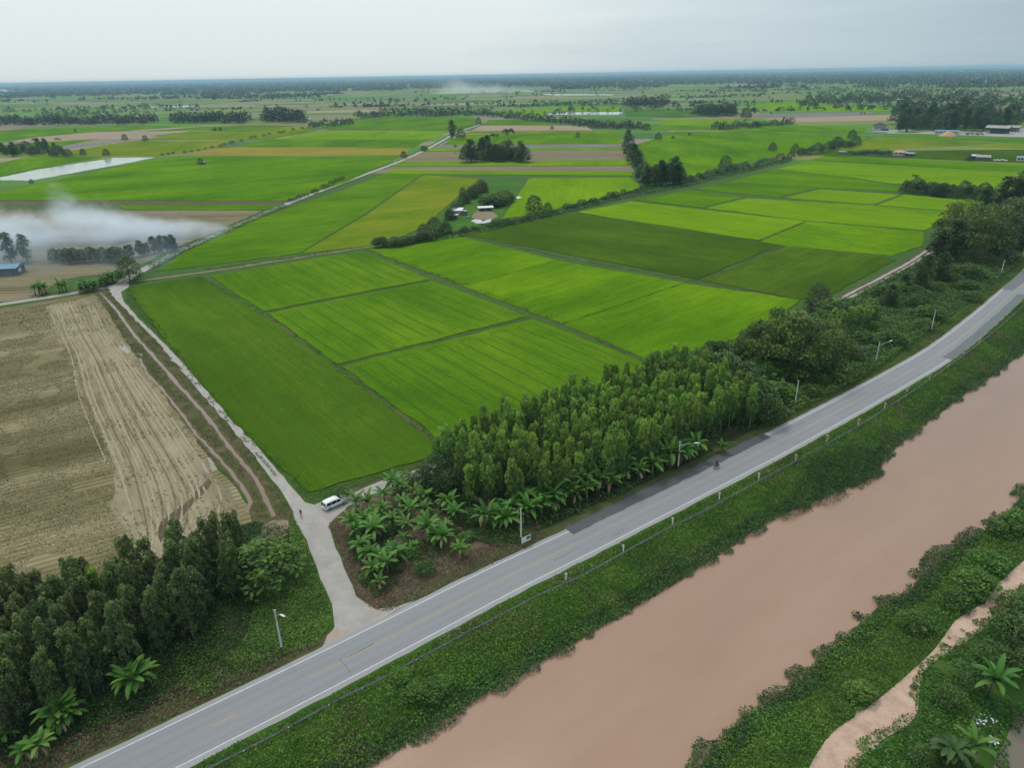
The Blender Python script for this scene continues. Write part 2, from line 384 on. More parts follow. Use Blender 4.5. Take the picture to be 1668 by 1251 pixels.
o = link('pond_water', mesh('pond_water', [(p[0]+dx, p[1]+dy, -1.9) for p, (dx, dy) in zip(pond, ((-2, -2), (-2, 0), (-2, 1), (-1, 2), (2, 2), (2, -2)))], [range(6)], M_pond)); o['kind'] = 'structure'

# ------------------------------------------------------------------ sheets and fields given by outline on the ground
def dens(poly, step=6, jit=0.0):
    o = []
    n = len(poly)
    for i in range(n):
        a, b = Vector(poly[i]), Vector(poly[(i+1) % n]); k = max(1, int((b-a).length/step))
        nrm = Vector((b.y-a.y, a.x-b.x, 0)).normalized()
        for j in range(k): o.append(a.lerp(b, j/k)+nrm*(random.uniform(-jit, jit) if j else 0))
    return o
_zc = [0.0]
def sheet(name, pix, z, mat_, jit=.3, step=4, kind='structure', h=None, world=False, label=None):
    P = [Vector((*p[:2], 0)) for p in pix] if world else [G(*p) for p in pix]
    if h is None: _zc[0] = (_zc[0]+.00061) % .0037; z += _zc[0]
    P = dens(P, step, jit); bm = bmesh.new(); zt = z if h is None else h
    f = bm.faces.new([bm.verts.new((p.x, p.y, zt)) for p in P]); f.normal_update()
    if f.normal.z < 0: f.normal_flip()
    if h is not None:
        r = bmesh.ops.extrude_face_region(bm, geom=[f])
        for v in [q for q in r['geom'] if isinstance(q, bmesh.types.BMVert)]: v.co.z = zt
        for v in f.verts: v.co.z = z
    bmesh.ops.triangulate(bm, faces=[q for q in bm.faces if len(q.verts) > 4])
    bmesh.ops.recalc_face_normals(bm, faces=bm.faces)
    me = bpy.data.meshes.new(name); bm.to_mesh(me); bm.free(); me.materials.append(mat_)
    o = link(name, me); tag(o, label, kind=kind); return o
_seed = [0.0]
def rice(key, pix, ang=None, h=.16, far=False, jit=.4, grow=.9):
    P = [G(*p) for p in pix]; P0 = P; c_ = sum(P, Vector())/len(P)
    if c_.y < 420: P = [p+(p-c_).normalized()*grow for p in P]
    if ang is None:
        a, b = P[0], P[1]; ang = math.atan2(b.y-a.y, b.x-a.x)
    _seed[0] += 1.37
    far = far or P[0].y > 420
    h += (int(_seed[0]*10) % 29)*.0011
    return sheet('rice_field', [(p.x, p.y) for p in P], .01, rice_mat(key, ang, .8 if far else 1, _seed[0], far), jit, 3 if not far else 15, h=h, world=True)
# near fields
A, B, Cc, D = G(330, 446), G(590, 406), G(1079, 600), G(735, 734)
angAD = math.atan2((D-A).y, (D-A).x)
rice('plot', [(432,506),(344,450),(590,409.5),(697,455)], ang=angAD)
rice('plot', [(552,592),(440,511),(704,459),(853,515.5)], ang=angAD)
rice('plot', [(722,716),(561,597.5),(868,521),(1070,601)], ang=angAD)
rice('strip', [(500,800),(493,792),(378,682),(262,541),(206,471),(325,451),(392,492),(428,515),(560,612),(712,728),(690,745)], ang=angAD)
rice('bright', [(601,406.5),(660,395),(748,386),(905,424),(756,465)])
rice('bright', [(759,466.5),(908,425.5),(1112,461),(916,527)])
rice('bright', [(920,529),(1115,463),(1300,489),(1248,530),(1195,562),(1082,594)])
rice('deep', [(1135,454),(757,382),(935,347.5),(1267,399)])
rice('deep', [(1147,456.5),(1284,401.5),(1400,413),(1458,423),(1354,478),(1305,487)])
rice('lime', [(1234,391),(942,346),(1030,328),(1100,337),(1309,360)])
rice('bright', [(1268,399),(1241,393.5),(1317,361.5),(1502,377.5),(1500,400),(1450,416)])
rice('bright', [(1145,338),(1036,326),(1122,310),(1212,321)])
rice('lime', [(1310,359),(1153,339),(1219,323),(1420,335),(1568,347.5),(1503,375)])
rice('bright', [(1268,321),(1132,308),(1180,298),(1328,307)])
rice('lime', [(1422,333),(1277,322.5),(1334,308.5),(1466,317)])
rice('lime', [(1570,345.5),(1430,334),(1473,317.5),(1618,326)])
rice('bright', [(1328,305.5),(1185,296.5),(1258,277),(1375,288),(1440,300),(1490,313)])
rice('lime', [(1680,312),(1445,298),(1382,288),(1262,275.5),(1318,262),(1680,282)])
rice('bright', [(1680,281),(1320,261),(1345,253.5),(1430,257),(1680,268)])
rice('plot', [(487,413),(252,443),(300,412),(403,361),(560,309.5),(640,277),(688,284),(592,350)])
rice('olive', [(602,401),(492,412.5),(596,351),(690,285),(781,291),(731,333),(688,371),(640,391)])
rice('lime', [(818,356),(862,290),(1025,288.5),(1046,305),(1010,316),(955,329),(885,348)])
rice('lime', [(1030,286),(626,283),(640,276.5),(1030,280)])
sheet('weedy_ground', [(784,290),(857,290),(814,357),(735,381),(690,374),(731,334)], .05, rice_mat('weedy', 0, 1, 5), .8)
# mid distance strips, right of the far road
M_fallow = soil_mat('fallow_strip', (.10, .085, .05), (.165, .135, .08), (.24, .19, .125), .05, 0, 6)
M_fallow2 = soil_mat('pink_fallow', (.20, .15, .095), (.27, .20, .14), (.32, .25, .18), .05, 0, 6)
M_mud = soil_mat('wet_mud', (.09, .08, .07), (.15, .14, .13), (.30, .31, .31), .06, 0, 5)
M_flood = mat('flooded_paddy', (.30, .33, .30), .12, 0, .6); g = NG(M_flood)
g.color(g.ramp(g.noise(.15, 5, .7, 0, 3), [(.35, (.09, .15, .05)), (.5, (.20, .24, .18)), (.68, (.34, .36, .33))]))
def bare(pix, m_=M_fallow, nm='fallow_field'): sheet(nm, pix, .06, m_, .6, 15)
bare([(606,283),(637,271.5),(1030,270),(1033,280)])
rice('lime', [(634,270.5),(652,264),(1025,261),(1028,269)])
bare([(656,263),(680,247),(1015,244),(1020,260)])
rice('lime', [(684,246),(694,242),(1012,241),(1014,243.5)])
bare([(698,241),(716,236.5),(1010,235),(1013,240)], M_mud, 'wet_field')
rice('bright', [(720,235.5),(755,219),(1010,217.5),(1014,234)])
rice('olive', [(758,217.5),(766,213),(1000,213),(1008,216.5)])
bare([(768,212),(785,204),(953,204.5),(965,212)], M_fallow2)
rice('plot', [(790,203),(795,194.5),(886,196),(896,203)])
rice('bright', [(1060,292),(1034,262),(1030,238),(1100,214),(1290,214),(1420,222),(1400,232),(1300,247),(1180,270),(1120,290)])
rice('bright', [(1050,203),(1050,211.5),(1160,211.5),(1290,213.5),(1410,217),(1410,208),(1300,204),(1180,205)], far=True)
rice('olive', [(1340,246),(1430,224),(1620,232),(1560,237)])
rice('deep', [(1310,252),(1345,246.5),(1690,243),(1690,266),(1430,256)])
rice('olive', [(1578,238),(1628,233),(1690,236),(1690,242)])
rice('bright', [(1440,221),(1470,219),(1690,229),(1690,234.5),(1590,228)], far=True)
# left of the far road
rice('bright', [(0,326),(-40,330),(-40,318),(50,303),(115,288),(252,259),(302,254),(655,254.5),(562,297),(468,327)])
rice('ochre', [(662,252.5),(303,252.5),(362,240.5),(668,241)])
rice('plot', [(375,239.5),(440,228),(700,227),(672,240)])
rice('lime', [(446,227),(520,213.5),(735,213),(703,226)])
rice('plot', [(530,212),(620,191),(775,192),(770,205),(738,212)], far=True)
sheet('water', [(0,293),(-40,301),(-40,297),(0,289),(60,276),(185,257),(252,256),(215,264),(111,283),(50,294)], .06, M_flood, 1)
rice('bright', [(-40,294),(-40,272),(60,254),(170,255),(60,274),(0,287)])
rice('olive', [(77,253),(168,236),(218,229.5),(374,229.5),(362,238.5),(302,248.5),(255,254)])
rice('olive', [(225,228),(310,213),(400,214),(480,205),(520,212),(440,226.5),(376,228.5)], far=True)
rice('bright', [(-40,252),(-40,238),(60,232),(160,226),(90,240),(40,252)])
bare([(20,230),(60,223),(170,214),(230,215),(190,220),(90,231)], M_fallow2)
bare([(60,240),(100,236),(190,231),(150,237),(90,246)], M_mud)
rice('bright', [(-40,229),(-40,214),(230,204),(330,205),(160,214),(60,222),(10,229)], far=True)
rice('plot', [(235,214),(330,206),(420,203),(480,204.5),(400,212.5),(310,212)], far=True)
rice('plot', [(500,200),(600,190),(615,191),(535,211),(520,204)], far=True)
# brown and burnt fields at the left
bare([(-40,330),(0,328),(478,328),(455,332.5),(192,333),(0,335),(-40,336)], M_brown)
rice('bright', [(191,334),(462,333),(430,342),(205,341)])
M_stub2 = soil_mat('harvested_stubble', (.085, .072, .038), (.15, .125, .07), (.21, .175, .11), .08, R(2), 6, rows=(R(4), 4.0, .35))
sheet('fallow_field', [(-60,341),(200,342),(432,343),(400,360),(372,376),(330,392),(296,408),(250,425),(205,440),(100,455),(60,485),(-60,500)], .05, M_stub2, .8, 8)
sheet('burnt_ground', [(-60,385),(60,366),(200,372),(360,372),(320,390),(200,398),(-60,410)], .056, M_burnt, .8, 6)
# more far bands
for pix, k in (([(893,186.5),(898,182.5),(1016,181.5),(1010,186.5)], M_flood), ([(1230,190),(1240,186),(1300,183.5),(1430,182),(1400,187),(1300,190)], M_mud), ([(1240,193),(1300,190.5),(1420,187),(1480,186),(1490,192),(1400,197),(1300,198)], M_fallow2), ([(170,175),(230,173.5),(330,171),(300,174)], M_flood), ([(640,172),(760,167),(900,168),(760,171)], M_fallow2), ([(500,180),(640,178),(648,181),(500,184)], M_fallow2), ([(870,152.5),(1000,153),(1000,154.5),(900,155)], M_flood)):
    bare(pix, k, 'water' if k is M_flood else 'fallow_field')
rice('weedy', [(1020,190),(1016,177),(1160,176),(1225,186),(1100,192)], far=True)
rice('lime', [(1075,206),(1080,194),(1230,193),(1150,205)], far=True)
rice('lime', [(790,183),(880,176),(1010,172),(1010,180.5),(895,181.5),(880,190)], far=True)
rice('lime', [(1200,176),(1260,165),(1400,170),(1460,181),(1300,182)], far=True)

# ------------------------------------------------------------------ stubble field in the foreground and headland
angrow = math.atan2((G(150,660)-G(0,690)).y, (G(150,660)-G(0,690)).x)
angrow2 = math.atan2((G(120,640)-G(75,500)).y, (G(120,640)-G(75,500)).x)
M_stub = soil_mat('stubble_rows', (.085, .074, .032), (.165, .138, .072), (.27, .225, .14), .12, angrow, 5, rows=(angrow, 1.5, .34, 1.0))
M_head = soil_mat('trampled_straw', (.115, .098, .05), (.205, .172, .105), (.295, .25, .17), .45, angrow2, 4, rows=(angrow2, 1.3, .05, 2.0), bump=.9)
sheet('stubble_field', [(-120,524),(0,503),(150,477),(164,484),(182,515),(215,562),(240,598),(272,650),(312,703),(345,755),(385,795),(410,832),(418,880),(300,960),(100,1060),(-160,1150)], .03, M_stub, .3)
sheet('trampled_field', [(80,512),(72,500),(140,485),(160,490),(180,520),(208,560),(232,600),(262,650),(305,705),(338,757),(372,800),(390,840),(340,900),(250,930),(215,900),(205,860),(180,830),(188,790),(178,740),(160,700),(150,660),(130,640),(118,610),(125,585),(95,560)], .036, M_head, .8, 1.4)
M_rut = soil_mat('pressed_straw', (.09, .075, .042), (.145, .12, .07), (.20, .165, .10), .9)
M_rut2 = soil_mat('loose_straw', (.22, .185, .115), (.29, .245, .16), (.35, .30, .21), .9)
for k in range(17):
    u = k/16; c0 = lambda xl, xr, y: (xl+(xr-xl)*u, y)
    pts_k = [c0(78, 158, 500), c0(100, 178, 545), c0(118, 208, 585), c0(128, 250, 640), c0(150, 292, 700), c0(172, 328, 752), c0(185, 358, 805), c0(205, 345, 858), c0(222, 300, 905)]
    pts_k = pts_k[random.choice((0, 0, 1, 2, 3)):random.choice((9, 9, 8, 7, 6))]
    L_ = smooth_line([G(x+U(-1.2, 1.2), y) for x, y in pts_k], 1.3)
    ribbon('machine_rut', L_, -.16, .16, .0435+.0003*k, random.choice((M_rut, M_rut, M_rut2)), .08)
M_puddle = mat('puddle_water', (.20, .165, .13), .1, 0, .6)
for pix in ([(192,565),(202,562),(213,573),(207,576)], [(226,577),(231,576),(233,580),(228,580)], [(337,746),(342,745),(354,764),(347,768)], [(327,752),(333,755),(341,772),(335,770)]):
    sheet('puddle', pix, .045, M_puddle, .15, 1)
sheet('mud_ruts', [(255,870),(262,850),(300,822),(340,780),(345,786),(308,830),(275,862),(262,885)], .041, M_brown, .5, 2)
# ditch banks between the stubble field and the lane
sheet('ditch_bank', [(152,474),(165,472),(176,472),(190,490),(245,545),(330,645),(408,735),(455,800),(478,835),(470,850),(440,858),(410,850),(405,815),(380,788),(342,748),(300,690),(262,640),(232,595),(200,550),(176,508)], .045, M_weeds, .4, 3)
M_ditch = mat('ditch_water', (.155, .098, .07), .2, 0, .4)
def pixline(pts, step=2.0, z=0): return smooth_line([G(x, y, z) for x, y in pts], step)
d1 = pixline([(163,476),(178,492),(195,512),(218,545),(242,571),(285,621),(336,678),(379,735),(410,772),(430,806),(446,842)])
d2 = pixline([(228,584),(240,608),(258,628),(289,665),(312,698),(352,742),(375,768),(396,796),(408,819),(401,836)])
ribbon('ditch_water', d1, -.40, .40, .06, M_ditch, .2)
ribbon('ditch_water', d2, -.32, .32, .06, M_ditch, .2)

# ------------------------------------------------------------------ roads
road = smooth_line([(-170, -32), (-110, 11.5), (-69, 41), (-37.9, 63.7), (-24.5, 73.6), (-14.0, 81.6), (-2, 90.8), (12.1, 100.9), (25.0, 110.4), (40.2, 121.6), (51.9, 130.3), (64, 139.6), (85.5, 156.4), (119.6, 184.3), (150, 213.5), (179.8, 243.6), (203.2, 267.6), (300, 372), (420, 510), (640, 770)], 2.0)
ribbon('road', road, -4.25, 4.3, .05, M_should, .10)
ribbon('road', road, -3.42, 3.42, .058, M_asph, 0)
ribbon('road_marking', road, -3.46, -3.32, .066, M_white)
ribbon('road_marking', road, 3.32, 3.46, .066, M_white)
for w_ in (-2.35, -.95, .95, 2.35): ribbon('tyre_wear', road, w_-.22, w_+.22, .0615, M_wear, .07)
acc = [0.0]
for a, b in zip(road[:-1], road[1:]): acc.append(acc[-1]+(b-a).length)
def at_s(s):
    i = int(np.searchsorted(acc, s))-1; i = max(0, min(i, len(road)-2)); t = (s-acc[i])/(acc[i+1]-acc[i]); return road[i].lerp(road[i+1], t)
def s_of(p):
    p = Vector((p[0], p[1], 0)); best = (1e9, 0)
    for i in range(len(road)-1):
        a, b = road[i], road[i+1]; t = max(0, min(1, (p-a).dot(b-a)/(b-a).length_squared)); d = (p-a.lerp(b, t)).length
        if d < best[0]: best = (d, acc[i]+t*(acc[i+1]-acc[i]))
    return best[1]
s0 = s_of(G(346, 1185)); s1 = s_of(G(504, 1107))
for k in range(-3, 1):
    ss = s0+k*12.5
    if k <= 0: ribbon('road_marking', [at_s(ss+j*.6) for j in range(6)], -.06, .06, .066, M_yel)
ribbon('road_marking', [at_s(s1+j*1.5) for j in range(int((acc[-1]-s1)/1.5))], -.055, .055, .066, M_yel)
def lane_patch(pa, pb, w0, w1, m_, z=.071, jit=.15):
    sa, sb = s_of(G(*pa)), s_of(G(*pb)); n = max(2, int((sb-sa)/1.2))
    ribbon('road_repair', [at_s(sa+(sb-sa)*j/n) for j in range(n+1)], w0, w1, z, m_, jit)
lane_patch((935, 872), (1255, 712), -4.9, -2.35, M_patch)
lane_patch((1545, 585), (1668, 480), 1.6, 4.2, asphalt_mat('grey_repair', (.10, .108, .11), (.14, .147, .148)), .074)
lane_patch((1625, 470), (1665, 440), -4.2, -.4, asphalt_mat('grey_repair_far', (.11, .118, .12), (.15, .155, .156)), .074)
for k in range(26):
    sa = U(60, 420); w_ = U(-3.2, 3.2)
    if k % 3: L_ = [at_s(sa+j*.8) for j in range(random.randint(4, 14))]; ribbon('crack_seal', L_, w_-.03, w_+.03, .0745, M_seal, .025)
    else:
        a, b_ = at_s(sa), at_s(sa+.5); t = (b_-a).normalized(); nn_ = Vector((t.y, -t.x, 0)); q = U(-3.3, 0); ribbon('crack_seal', [a+nn_*(q+j*.4)+t*U(-.08, .08) for j in range(random.randint(5, 9))], -.03, .03, .0745, M_seal, .02)
# lane junction and lane
lane_l = [(590,1024),(560,1040),(524,1056),(545,1022),(541,985),(520,940),(500,880),(485,860),(477,833),(460,803),(433,769),(403,732),(369,695),(336,658),(302,623),(269,588),(242,556),(215,529),(193,502),(178,474)]
lane_r = [(676,979),(645,989),(612,993),(580,972),(560,925),(542,878),(536,856),(540,835),(517,824),(497,819),(477,796),(446,759),(409,715),(369,672),(329,628),(289,581),(255,547),(222,515),(201,490),(195,468)]
sheet('gravel_lane', lane_l+lane_r[::-1], .038, M_gravel, .15, 2.5)
sheet('gravel_lane', [(538,852),(512,823),(530,815),(560,806),(574,812),(563,830),(548,842)], .043, M_gravel, .2, 2.5)
M_gtuft = M_grass
for pix in ([(528,1049),(533,1036),(548,1022),(556,1028),(566,1030),(560,1038)], [(604,1000),(598,996),(612,993),(628,998),(616,1003)]): sheet('dirt_patch', pix, .047, M_red, .5, 1.2)
west = pixline([(-60,508),(0,496),(80,484),(150,472),(192,464)]); ribbon('farm_road', west, -2.0, 2.0, .04, M_concr, .15)
M_tjunc = M_red
sheet('dirt_patch', [(176,470),(186,462),(203,455),(212,460),(207,470),(192,478)], .044, M_gravel, .3, 2)
ne = pixline([(196,462),(232,440),(300,405),(380,370),(460,335),(550,300),(640,267),(690,245),(722,228),(745,215),(782,203)], 6)
ribbon('farm_road', ne, -2.3, 2.3, .07, M_gravel, .25)
ribbon('road_verge', ne, -5.2, 5.2, .055, M_bund, .8)
# earth path along the plot top and hedge path
pth = pixline([(212,460),(330,444),(450,426),(590,404),(640,398),(745,384),(870,356),(1000,324),(1120,300),(1290,262)], 5)
ribbon('earth_path', pth, -3.2, 1.4, .022, M_bund, .5); ribbon('earth_path', pth, -1.9, .5, .048, M_track, .4)
# thin bund paths between fields
for pts, w in (([(325,452),(440,520),(560,608),(735,735)], .45), ([(556,597),(700,560),(864,518.5)], .3), ([(436,508.5),(560,482),(700,457.5)], .22), ([(596,407),(757,467.5),(917,530),(1079,598)], .5), ([(754,384),(940,423),(1140,459),(1303,491)], .6), ([(1138,456),(1276,401)], .5), ([(937,346),(1100,377),(1238,392.5),(1275,400)], .3), ([(1234,393),(1314,361)], .6), ([(1030,327),(1150,339),(1314,360),(1505,376.5)], .35), ([(1427,334),(1470,317)], .6), ([(1273,322),(1331,307)], .45), ([(1127,309),(1216,322),(1424,335),(1575,347.5)], .3)):
    ribbon('bund_path', pixline(pts, 5), -w*.8, w*.8, .03, M_bundp, .2)
# two rut track
trk = [(530,842),(556,822),(604,799),(690,768),(800,724),(900,685),(1000,648),(1110,604),(1200,571),(1270,538),(1340,505),(1410,468),(1478,432),(1520,405),(1570,376),(1650,335)]
tl = pixline(trk, 3)
ribbon('track_verge', tl[2:], -3.0, 2.6, .02, M_weeds, .5)
ribbon('dirt_track', tl[1:22], -1.7, 1.5, .040, M_concr, .3)
for a, b in ((-1.6, -.45), (.45, 1.5)): ribbon('dirt_track', tl[21:], a, b, .034, M_concr, .25)
# corner patch of bare ground, verge soils, berm path
sheet('bare_corner', [(534,856),(545,843),(566,830),(590,812),(690,772),(780,800),(900,868),(872,884),(800,919),(700,964),(632,996),(604,990),(583,972),(563,925),(545,878)], .024, M_brown, .4, 2.5)
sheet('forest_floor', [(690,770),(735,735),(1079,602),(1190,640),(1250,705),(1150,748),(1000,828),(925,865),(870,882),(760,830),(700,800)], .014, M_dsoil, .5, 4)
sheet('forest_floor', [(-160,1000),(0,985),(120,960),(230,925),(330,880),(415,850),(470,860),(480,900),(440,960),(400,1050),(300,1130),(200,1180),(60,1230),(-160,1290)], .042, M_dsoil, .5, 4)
sheet('dirt_patch', [(425,858),(445,848),(470,848),(468,872),(440,882),(425,875)], .048, M_track, .5, 2)
rd_l = offset(road, -6.3); 
ribbon('road_verge', road, -6.6, -4.1, .034, soil_mat('verge_soil', (.035, .062, .014), (.065, .072, .028), (.12, .095, .058), .5), .4)
ribbon('road_verge', road, 4.15, 6.0, .034, M_gsoil, .3)
sandp = [(1312,1262),(1352,1198),(1408,1158),(1478,1100),(1524,1056),(1556,1012),(1584,994),(1606,978),(1634,944),(1690,895),(1800,800)]
sandq = [(1800,870),(1690,935),(1628,996),(1588,1036),(1542,1064),(1502,1100),(1490,1170),(1432,1210),(1385,1262)]
sandw = smooth_line([G(*p) for p in sandp], 1.4); sandwq = smooth_line([G(*p) for p in sandq], 1.4)
sheet('sand_path', [(p.x, p.y) for p in sandw+sandwq], .03, M_sand, .5, .9, world=True)

# ------------------------------------------------------------------ leaf builders
def rand_unit(n):
    v = rng.normal(size=(n, 3)); return v/np.linalg.norm(v, axis=1, keepdims=True)
def leafquads(P, A, L, Wd, up=None):
    """rhombus leaves at P with axis A, length L, width Wd"""
    n = len(P); U = rand_unit(n) if up is None else up
    Sx = np.cross(A, U); Sx /= np.linalg.norm(Sx, axis=1, keepdims=True)+1e-9
    L = np.broadcast_to(np.asarray(L, float), (n,))[:, None]; Wd = np.broadcast_to(np.asarray(Wd, float), (n,))[:, None]
    V = np.stack([P-A*L/2, P+Sx*Wd/2+A*L*.05, P+A*L/2, P-Sx*Wd/2+A*L*.05], 1).reshape(-1, 3)
    return V, np.arange(4*n).reshape(n, 4)
def crown(name, blobs, mat_, leaf=(.4, .2), per=60, droop=-.3, flat=.5, tintbase=.5, clump=.25, fine=.18, hi=0.0):
    Ps, Ts = [], []
    zs = [b[0][2] for b in blobs]; z0, z1 = min(zs), max(zs)+1e-6
    for c, r in blobs:
        n = max(6, int(per*rng.uniform(.75, 1.25))); d = rand_unit(n); d[:, 2] = np.where(d[:, 2] < -.35, -d[:, 2], d[:, 2])
        rr = (1-np.abs(rng.normal(0, .22, n)))[:, None]
        Ps.append(np.array(c)+d*rr*np.array(r))
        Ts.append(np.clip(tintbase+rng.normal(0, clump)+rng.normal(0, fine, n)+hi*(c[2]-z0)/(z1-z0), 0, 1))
    P, T = np.concatenate(Ps), np.concatenate(Ts); n = len(P)
    A = rand_unit(n); A[:, 2] = A[:, 2]*flat+droop; A /= np.linalg.norm(A, axis=1, keepdims=True)
    up = rand_unit(n)*.6+np.array((0, 0, 1.0))
    V, Fq = leafquads(P, A, leaf[0]*rng.uniform(.7, 1.3, n), leaf[1]*rng.uniform(.7, 1.3, n), up)
    return npmesh(name, V, Fq, mat_, np.repeat(T, 4))
def trunk_mesh(h, r, limbs=5, lean=.3, zl=.35, reach=1.5, mat_=None):
    b = MB(); k = 6; pts = []; x = y = 0.0
    for i in range(k+1):
        pts.append((x, y, h*i/k)); x += random.uniform(-lean, lean)*.3; y += random.uniform(-lean, lean)*.3
    b.tube(pts, [r*(1-.75*i/k) for i in range(k+1)], 6)
    for j in range(limbs):
        t = random.uniform(zl, .9); i = int(t*k); p = Vector(pts[i]); a = random.uniform(0, 6.28); q = reach*random.uniform(.6, 1.1)
        b.tube([p, p+Vector((math.cos(a)*q*.5, math.sin(a)*q*.5, q*.5)), p+Vector((math.cos(a)*q, math.sin(a)*q, q*.8))], [r*.4, r*.28, r*.1], 5, False)
    return mesh('trunk', b.v, b.f, mat_ or M_bark, True)
def euc_blobs(h, r, base=.28, n=34, topf=.45):
    o = []
    for i in range(n):
        t = (i+.5)/n; z = h*(base+(1-base)*t*.97); rad = r*max(topf*(1-t*.3), math.sin(math.pi*min(1, (t*.80+.16)))**.7)*U(.75, 1.1)
        a = U(0, 6.28); q = rad*U(.35, .85)
        s = U(.6, .95)*(.75 if t > .9 else 1); o.append(((math.cos(a)*q, math.sin(a)*q, z), (s, s, s*U(1.0, 1.5))))
    return o
def plume_blobs(h, r, base=.22, n=46, lean=.5):
    """narrow drooping sprays hung round a leader"""
    o = []; lx, ly = U(-lean, lean), U(-lean, lean)
    for i in range(n):
        t = (i+.5)/n; z = h*(base+(1-base)*t*.93); rad = r*(1-t**2.6*.62)*(.62+.38*min(1, t*4))*U(.6, 1.25)
        a = i*2.4+U(-.5, .5); q = rad*U(.45, .95); s_ = U(.34, .56)
        o.append(((math.cos(a)*q+lx*t, math.sin(a)*q+ly*t, z), (s_, s_, s_*U(1.7, 2.6))))
    return o
def dome_blobs(h, r, n=45, base=.3, s=(.9, 1.5), flat=1.0):
    o = []
    for i in range(n):
        a = i*2.399; t = (i+.5)/n; th = math.acos(1-t*1.25) if t < .95 else 1.7
        q = r*math.sin(th)*U(.72, 1.0); z = h*base+(h*(1-base)-.8)*max(0, math.cos(th))*flat*U(.85, 1)+.5
        w = U(*s); o.append(((math.cos(a)*q, math.sin(a)*q, z), (w, w, w*.8)))
    return o
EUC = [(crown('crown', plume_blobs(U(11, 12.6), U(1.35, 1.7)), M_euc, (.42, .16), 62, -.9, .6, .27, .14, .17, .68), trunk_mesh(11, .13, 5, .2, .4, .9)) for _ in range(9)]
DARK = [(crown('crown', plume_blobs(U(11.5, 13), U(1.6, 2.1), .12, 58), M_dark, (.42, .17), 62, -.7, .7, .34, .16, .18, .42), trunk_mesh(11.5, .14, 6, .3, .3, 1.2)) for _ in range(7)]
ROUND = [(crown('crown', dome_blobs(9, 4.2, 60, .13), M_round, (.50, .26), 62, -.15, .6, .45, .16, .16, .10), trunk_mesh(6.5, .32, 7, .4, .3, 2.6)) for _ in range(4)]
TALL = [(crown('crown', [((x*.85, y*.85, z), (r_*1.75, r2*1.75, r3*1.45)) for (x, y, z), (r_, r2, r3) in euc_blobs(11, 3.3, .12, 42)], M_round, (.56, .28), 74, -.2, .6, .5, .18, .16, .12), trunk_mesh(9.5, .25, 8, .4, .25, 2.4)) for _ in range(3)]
BAMB = []
for _ in range(3):
    bl = []
    for i in range(42):
        a = U(0, 6.28); q = 5.2*math.sqrt(U(.02, 1)); z = 10.5*(1-(q/7.2)**2)*U(.7, 1); bl.append(((math.cos(a)*q, math.sin(a)*q, z), (1.5, 1.5, 1.2)))
    for i in range(26):
        a = U(0, 6.28); q = U(4.2, 5.8); z = U(1.2, 5.0); bl.append(((math.cos(a)*q, math.sin(a)*q, z), (1.4, 1.4, 1.3)))
    b = MB()
    for i in range(26):
        a = U(0, 6.28); q = U(.2, 1.2); x, y = math.cos(a)*q, math.sin(a)*q; e_ = U(1.5, 4)
        b.tube([(x, y, 0), (x*1.6, y*1.6, 4), (x*2.2+math.cos(a), y*2.2+math.sin(a), 7.5), (math.cos(a)*e_*1.2, math.sin(a)*e_*1.2, 9.6)], [.06, .055, .045, .02], 5, False)
    BAMB.append((crown('foliage', bl, M_bamb, (.6, .24), 75, -.5, .7, .45, .20, .16, .2), mesh('stems', b.v, b.f, M_stem, True)))
SHRUB = [(crown('foliage', dome_blobs(2.8, 1.9, 22, .15, (.5, .85)), M_shrub, (.34, .19), 46, -.05, .6, .42, .16, .2, .1), trunk_mesh(1.8, .08, 6, .3, .2, .9)) for _ in range(4)]
SHRUBD = [(crown('foliage', dome_blobs(3.2, 2.0, 22, .15, (.5, .9)), M_round, (.34, .2), 46, -.1, .6, .55, .16, .2, .1), trunk_mesh(2, .09, 6, .3, .2, .9)) for _ in range(3)]
FAR = [crown('tree', dome_blobs(U(9, 12), U(3.8, 5.5), 15, .22, (1.5, 2.3)), M_far, (1.25, .8), 17, -.1, .6, .45, .2, .16, .1) for _ in range(5)]
FART = [crown('tree', [((x, y, z), (2.2, 2.2, 1.9)) for (x, y, z), _r in euc_blobs(U(11, 13), U(3.0, 3.8), .15, 18, .7)], M_far, (1.2, .75), 17, -.2, .7, .5, .2, .16, .1) for _ in range(3)]
for me in FAR+FART:                       # give each far tree its own trunk, in the same mesh
    bm = bmesh.new(); bm.from_mesh(me); n0 = len(bm.faces)
    b = MB().tube([(0, 0, -.1), (.1, 0, 3), (0, .2, 6.5)], [.3, .22, .12], 5)
    vv = [bm.verts.new(v) for v in b.v]
    for f in b.f: q = bm.faces.new([vv[i] for i in f]); q.material_index = 1
    bm.to_mesh(me); bm.free(); me.materials.append(M_bark)
# banana
def strip_leaf(V, Fq, T, base, az, L, Wd, rise, curl, tint, fold=.12, seg=7):
    b = len(V); d = Vector((math.cos(az), math.sin(az), 0)); s = Vector((-d.y, d.x, 0)); p = Vector(base); el = rise
    for i in range(seg+1):
        t = i/seg; w = Wd*(.18+.82*math.sin(math.pi*min(.97, t*.86+.10))**.6)/2*(1 if i < seg else .15)
        fw = d*math.cos(el)+Vector((0, 0, math.sin(el)))
        nrm = -d*math.sin(el)+Vector((0, 0, math.cos(el)))
        V += [p+s*w+nrm*(w*fold*2), p, p-s*w+nrm*(w*fold*2)]
        T += [min(1, max(0, tint+U(-.07, .07))), min(1, tint+.18), min(1, max(0, tint+U(-.07, .07)))]
        p = p+fw*(L/seg); el -= curl/seg
    for i in range(seg):
        q = b+3*i; Fq += [(q, q+1, q+4, q+3), (q+1, q+2, q+5, q+4)]
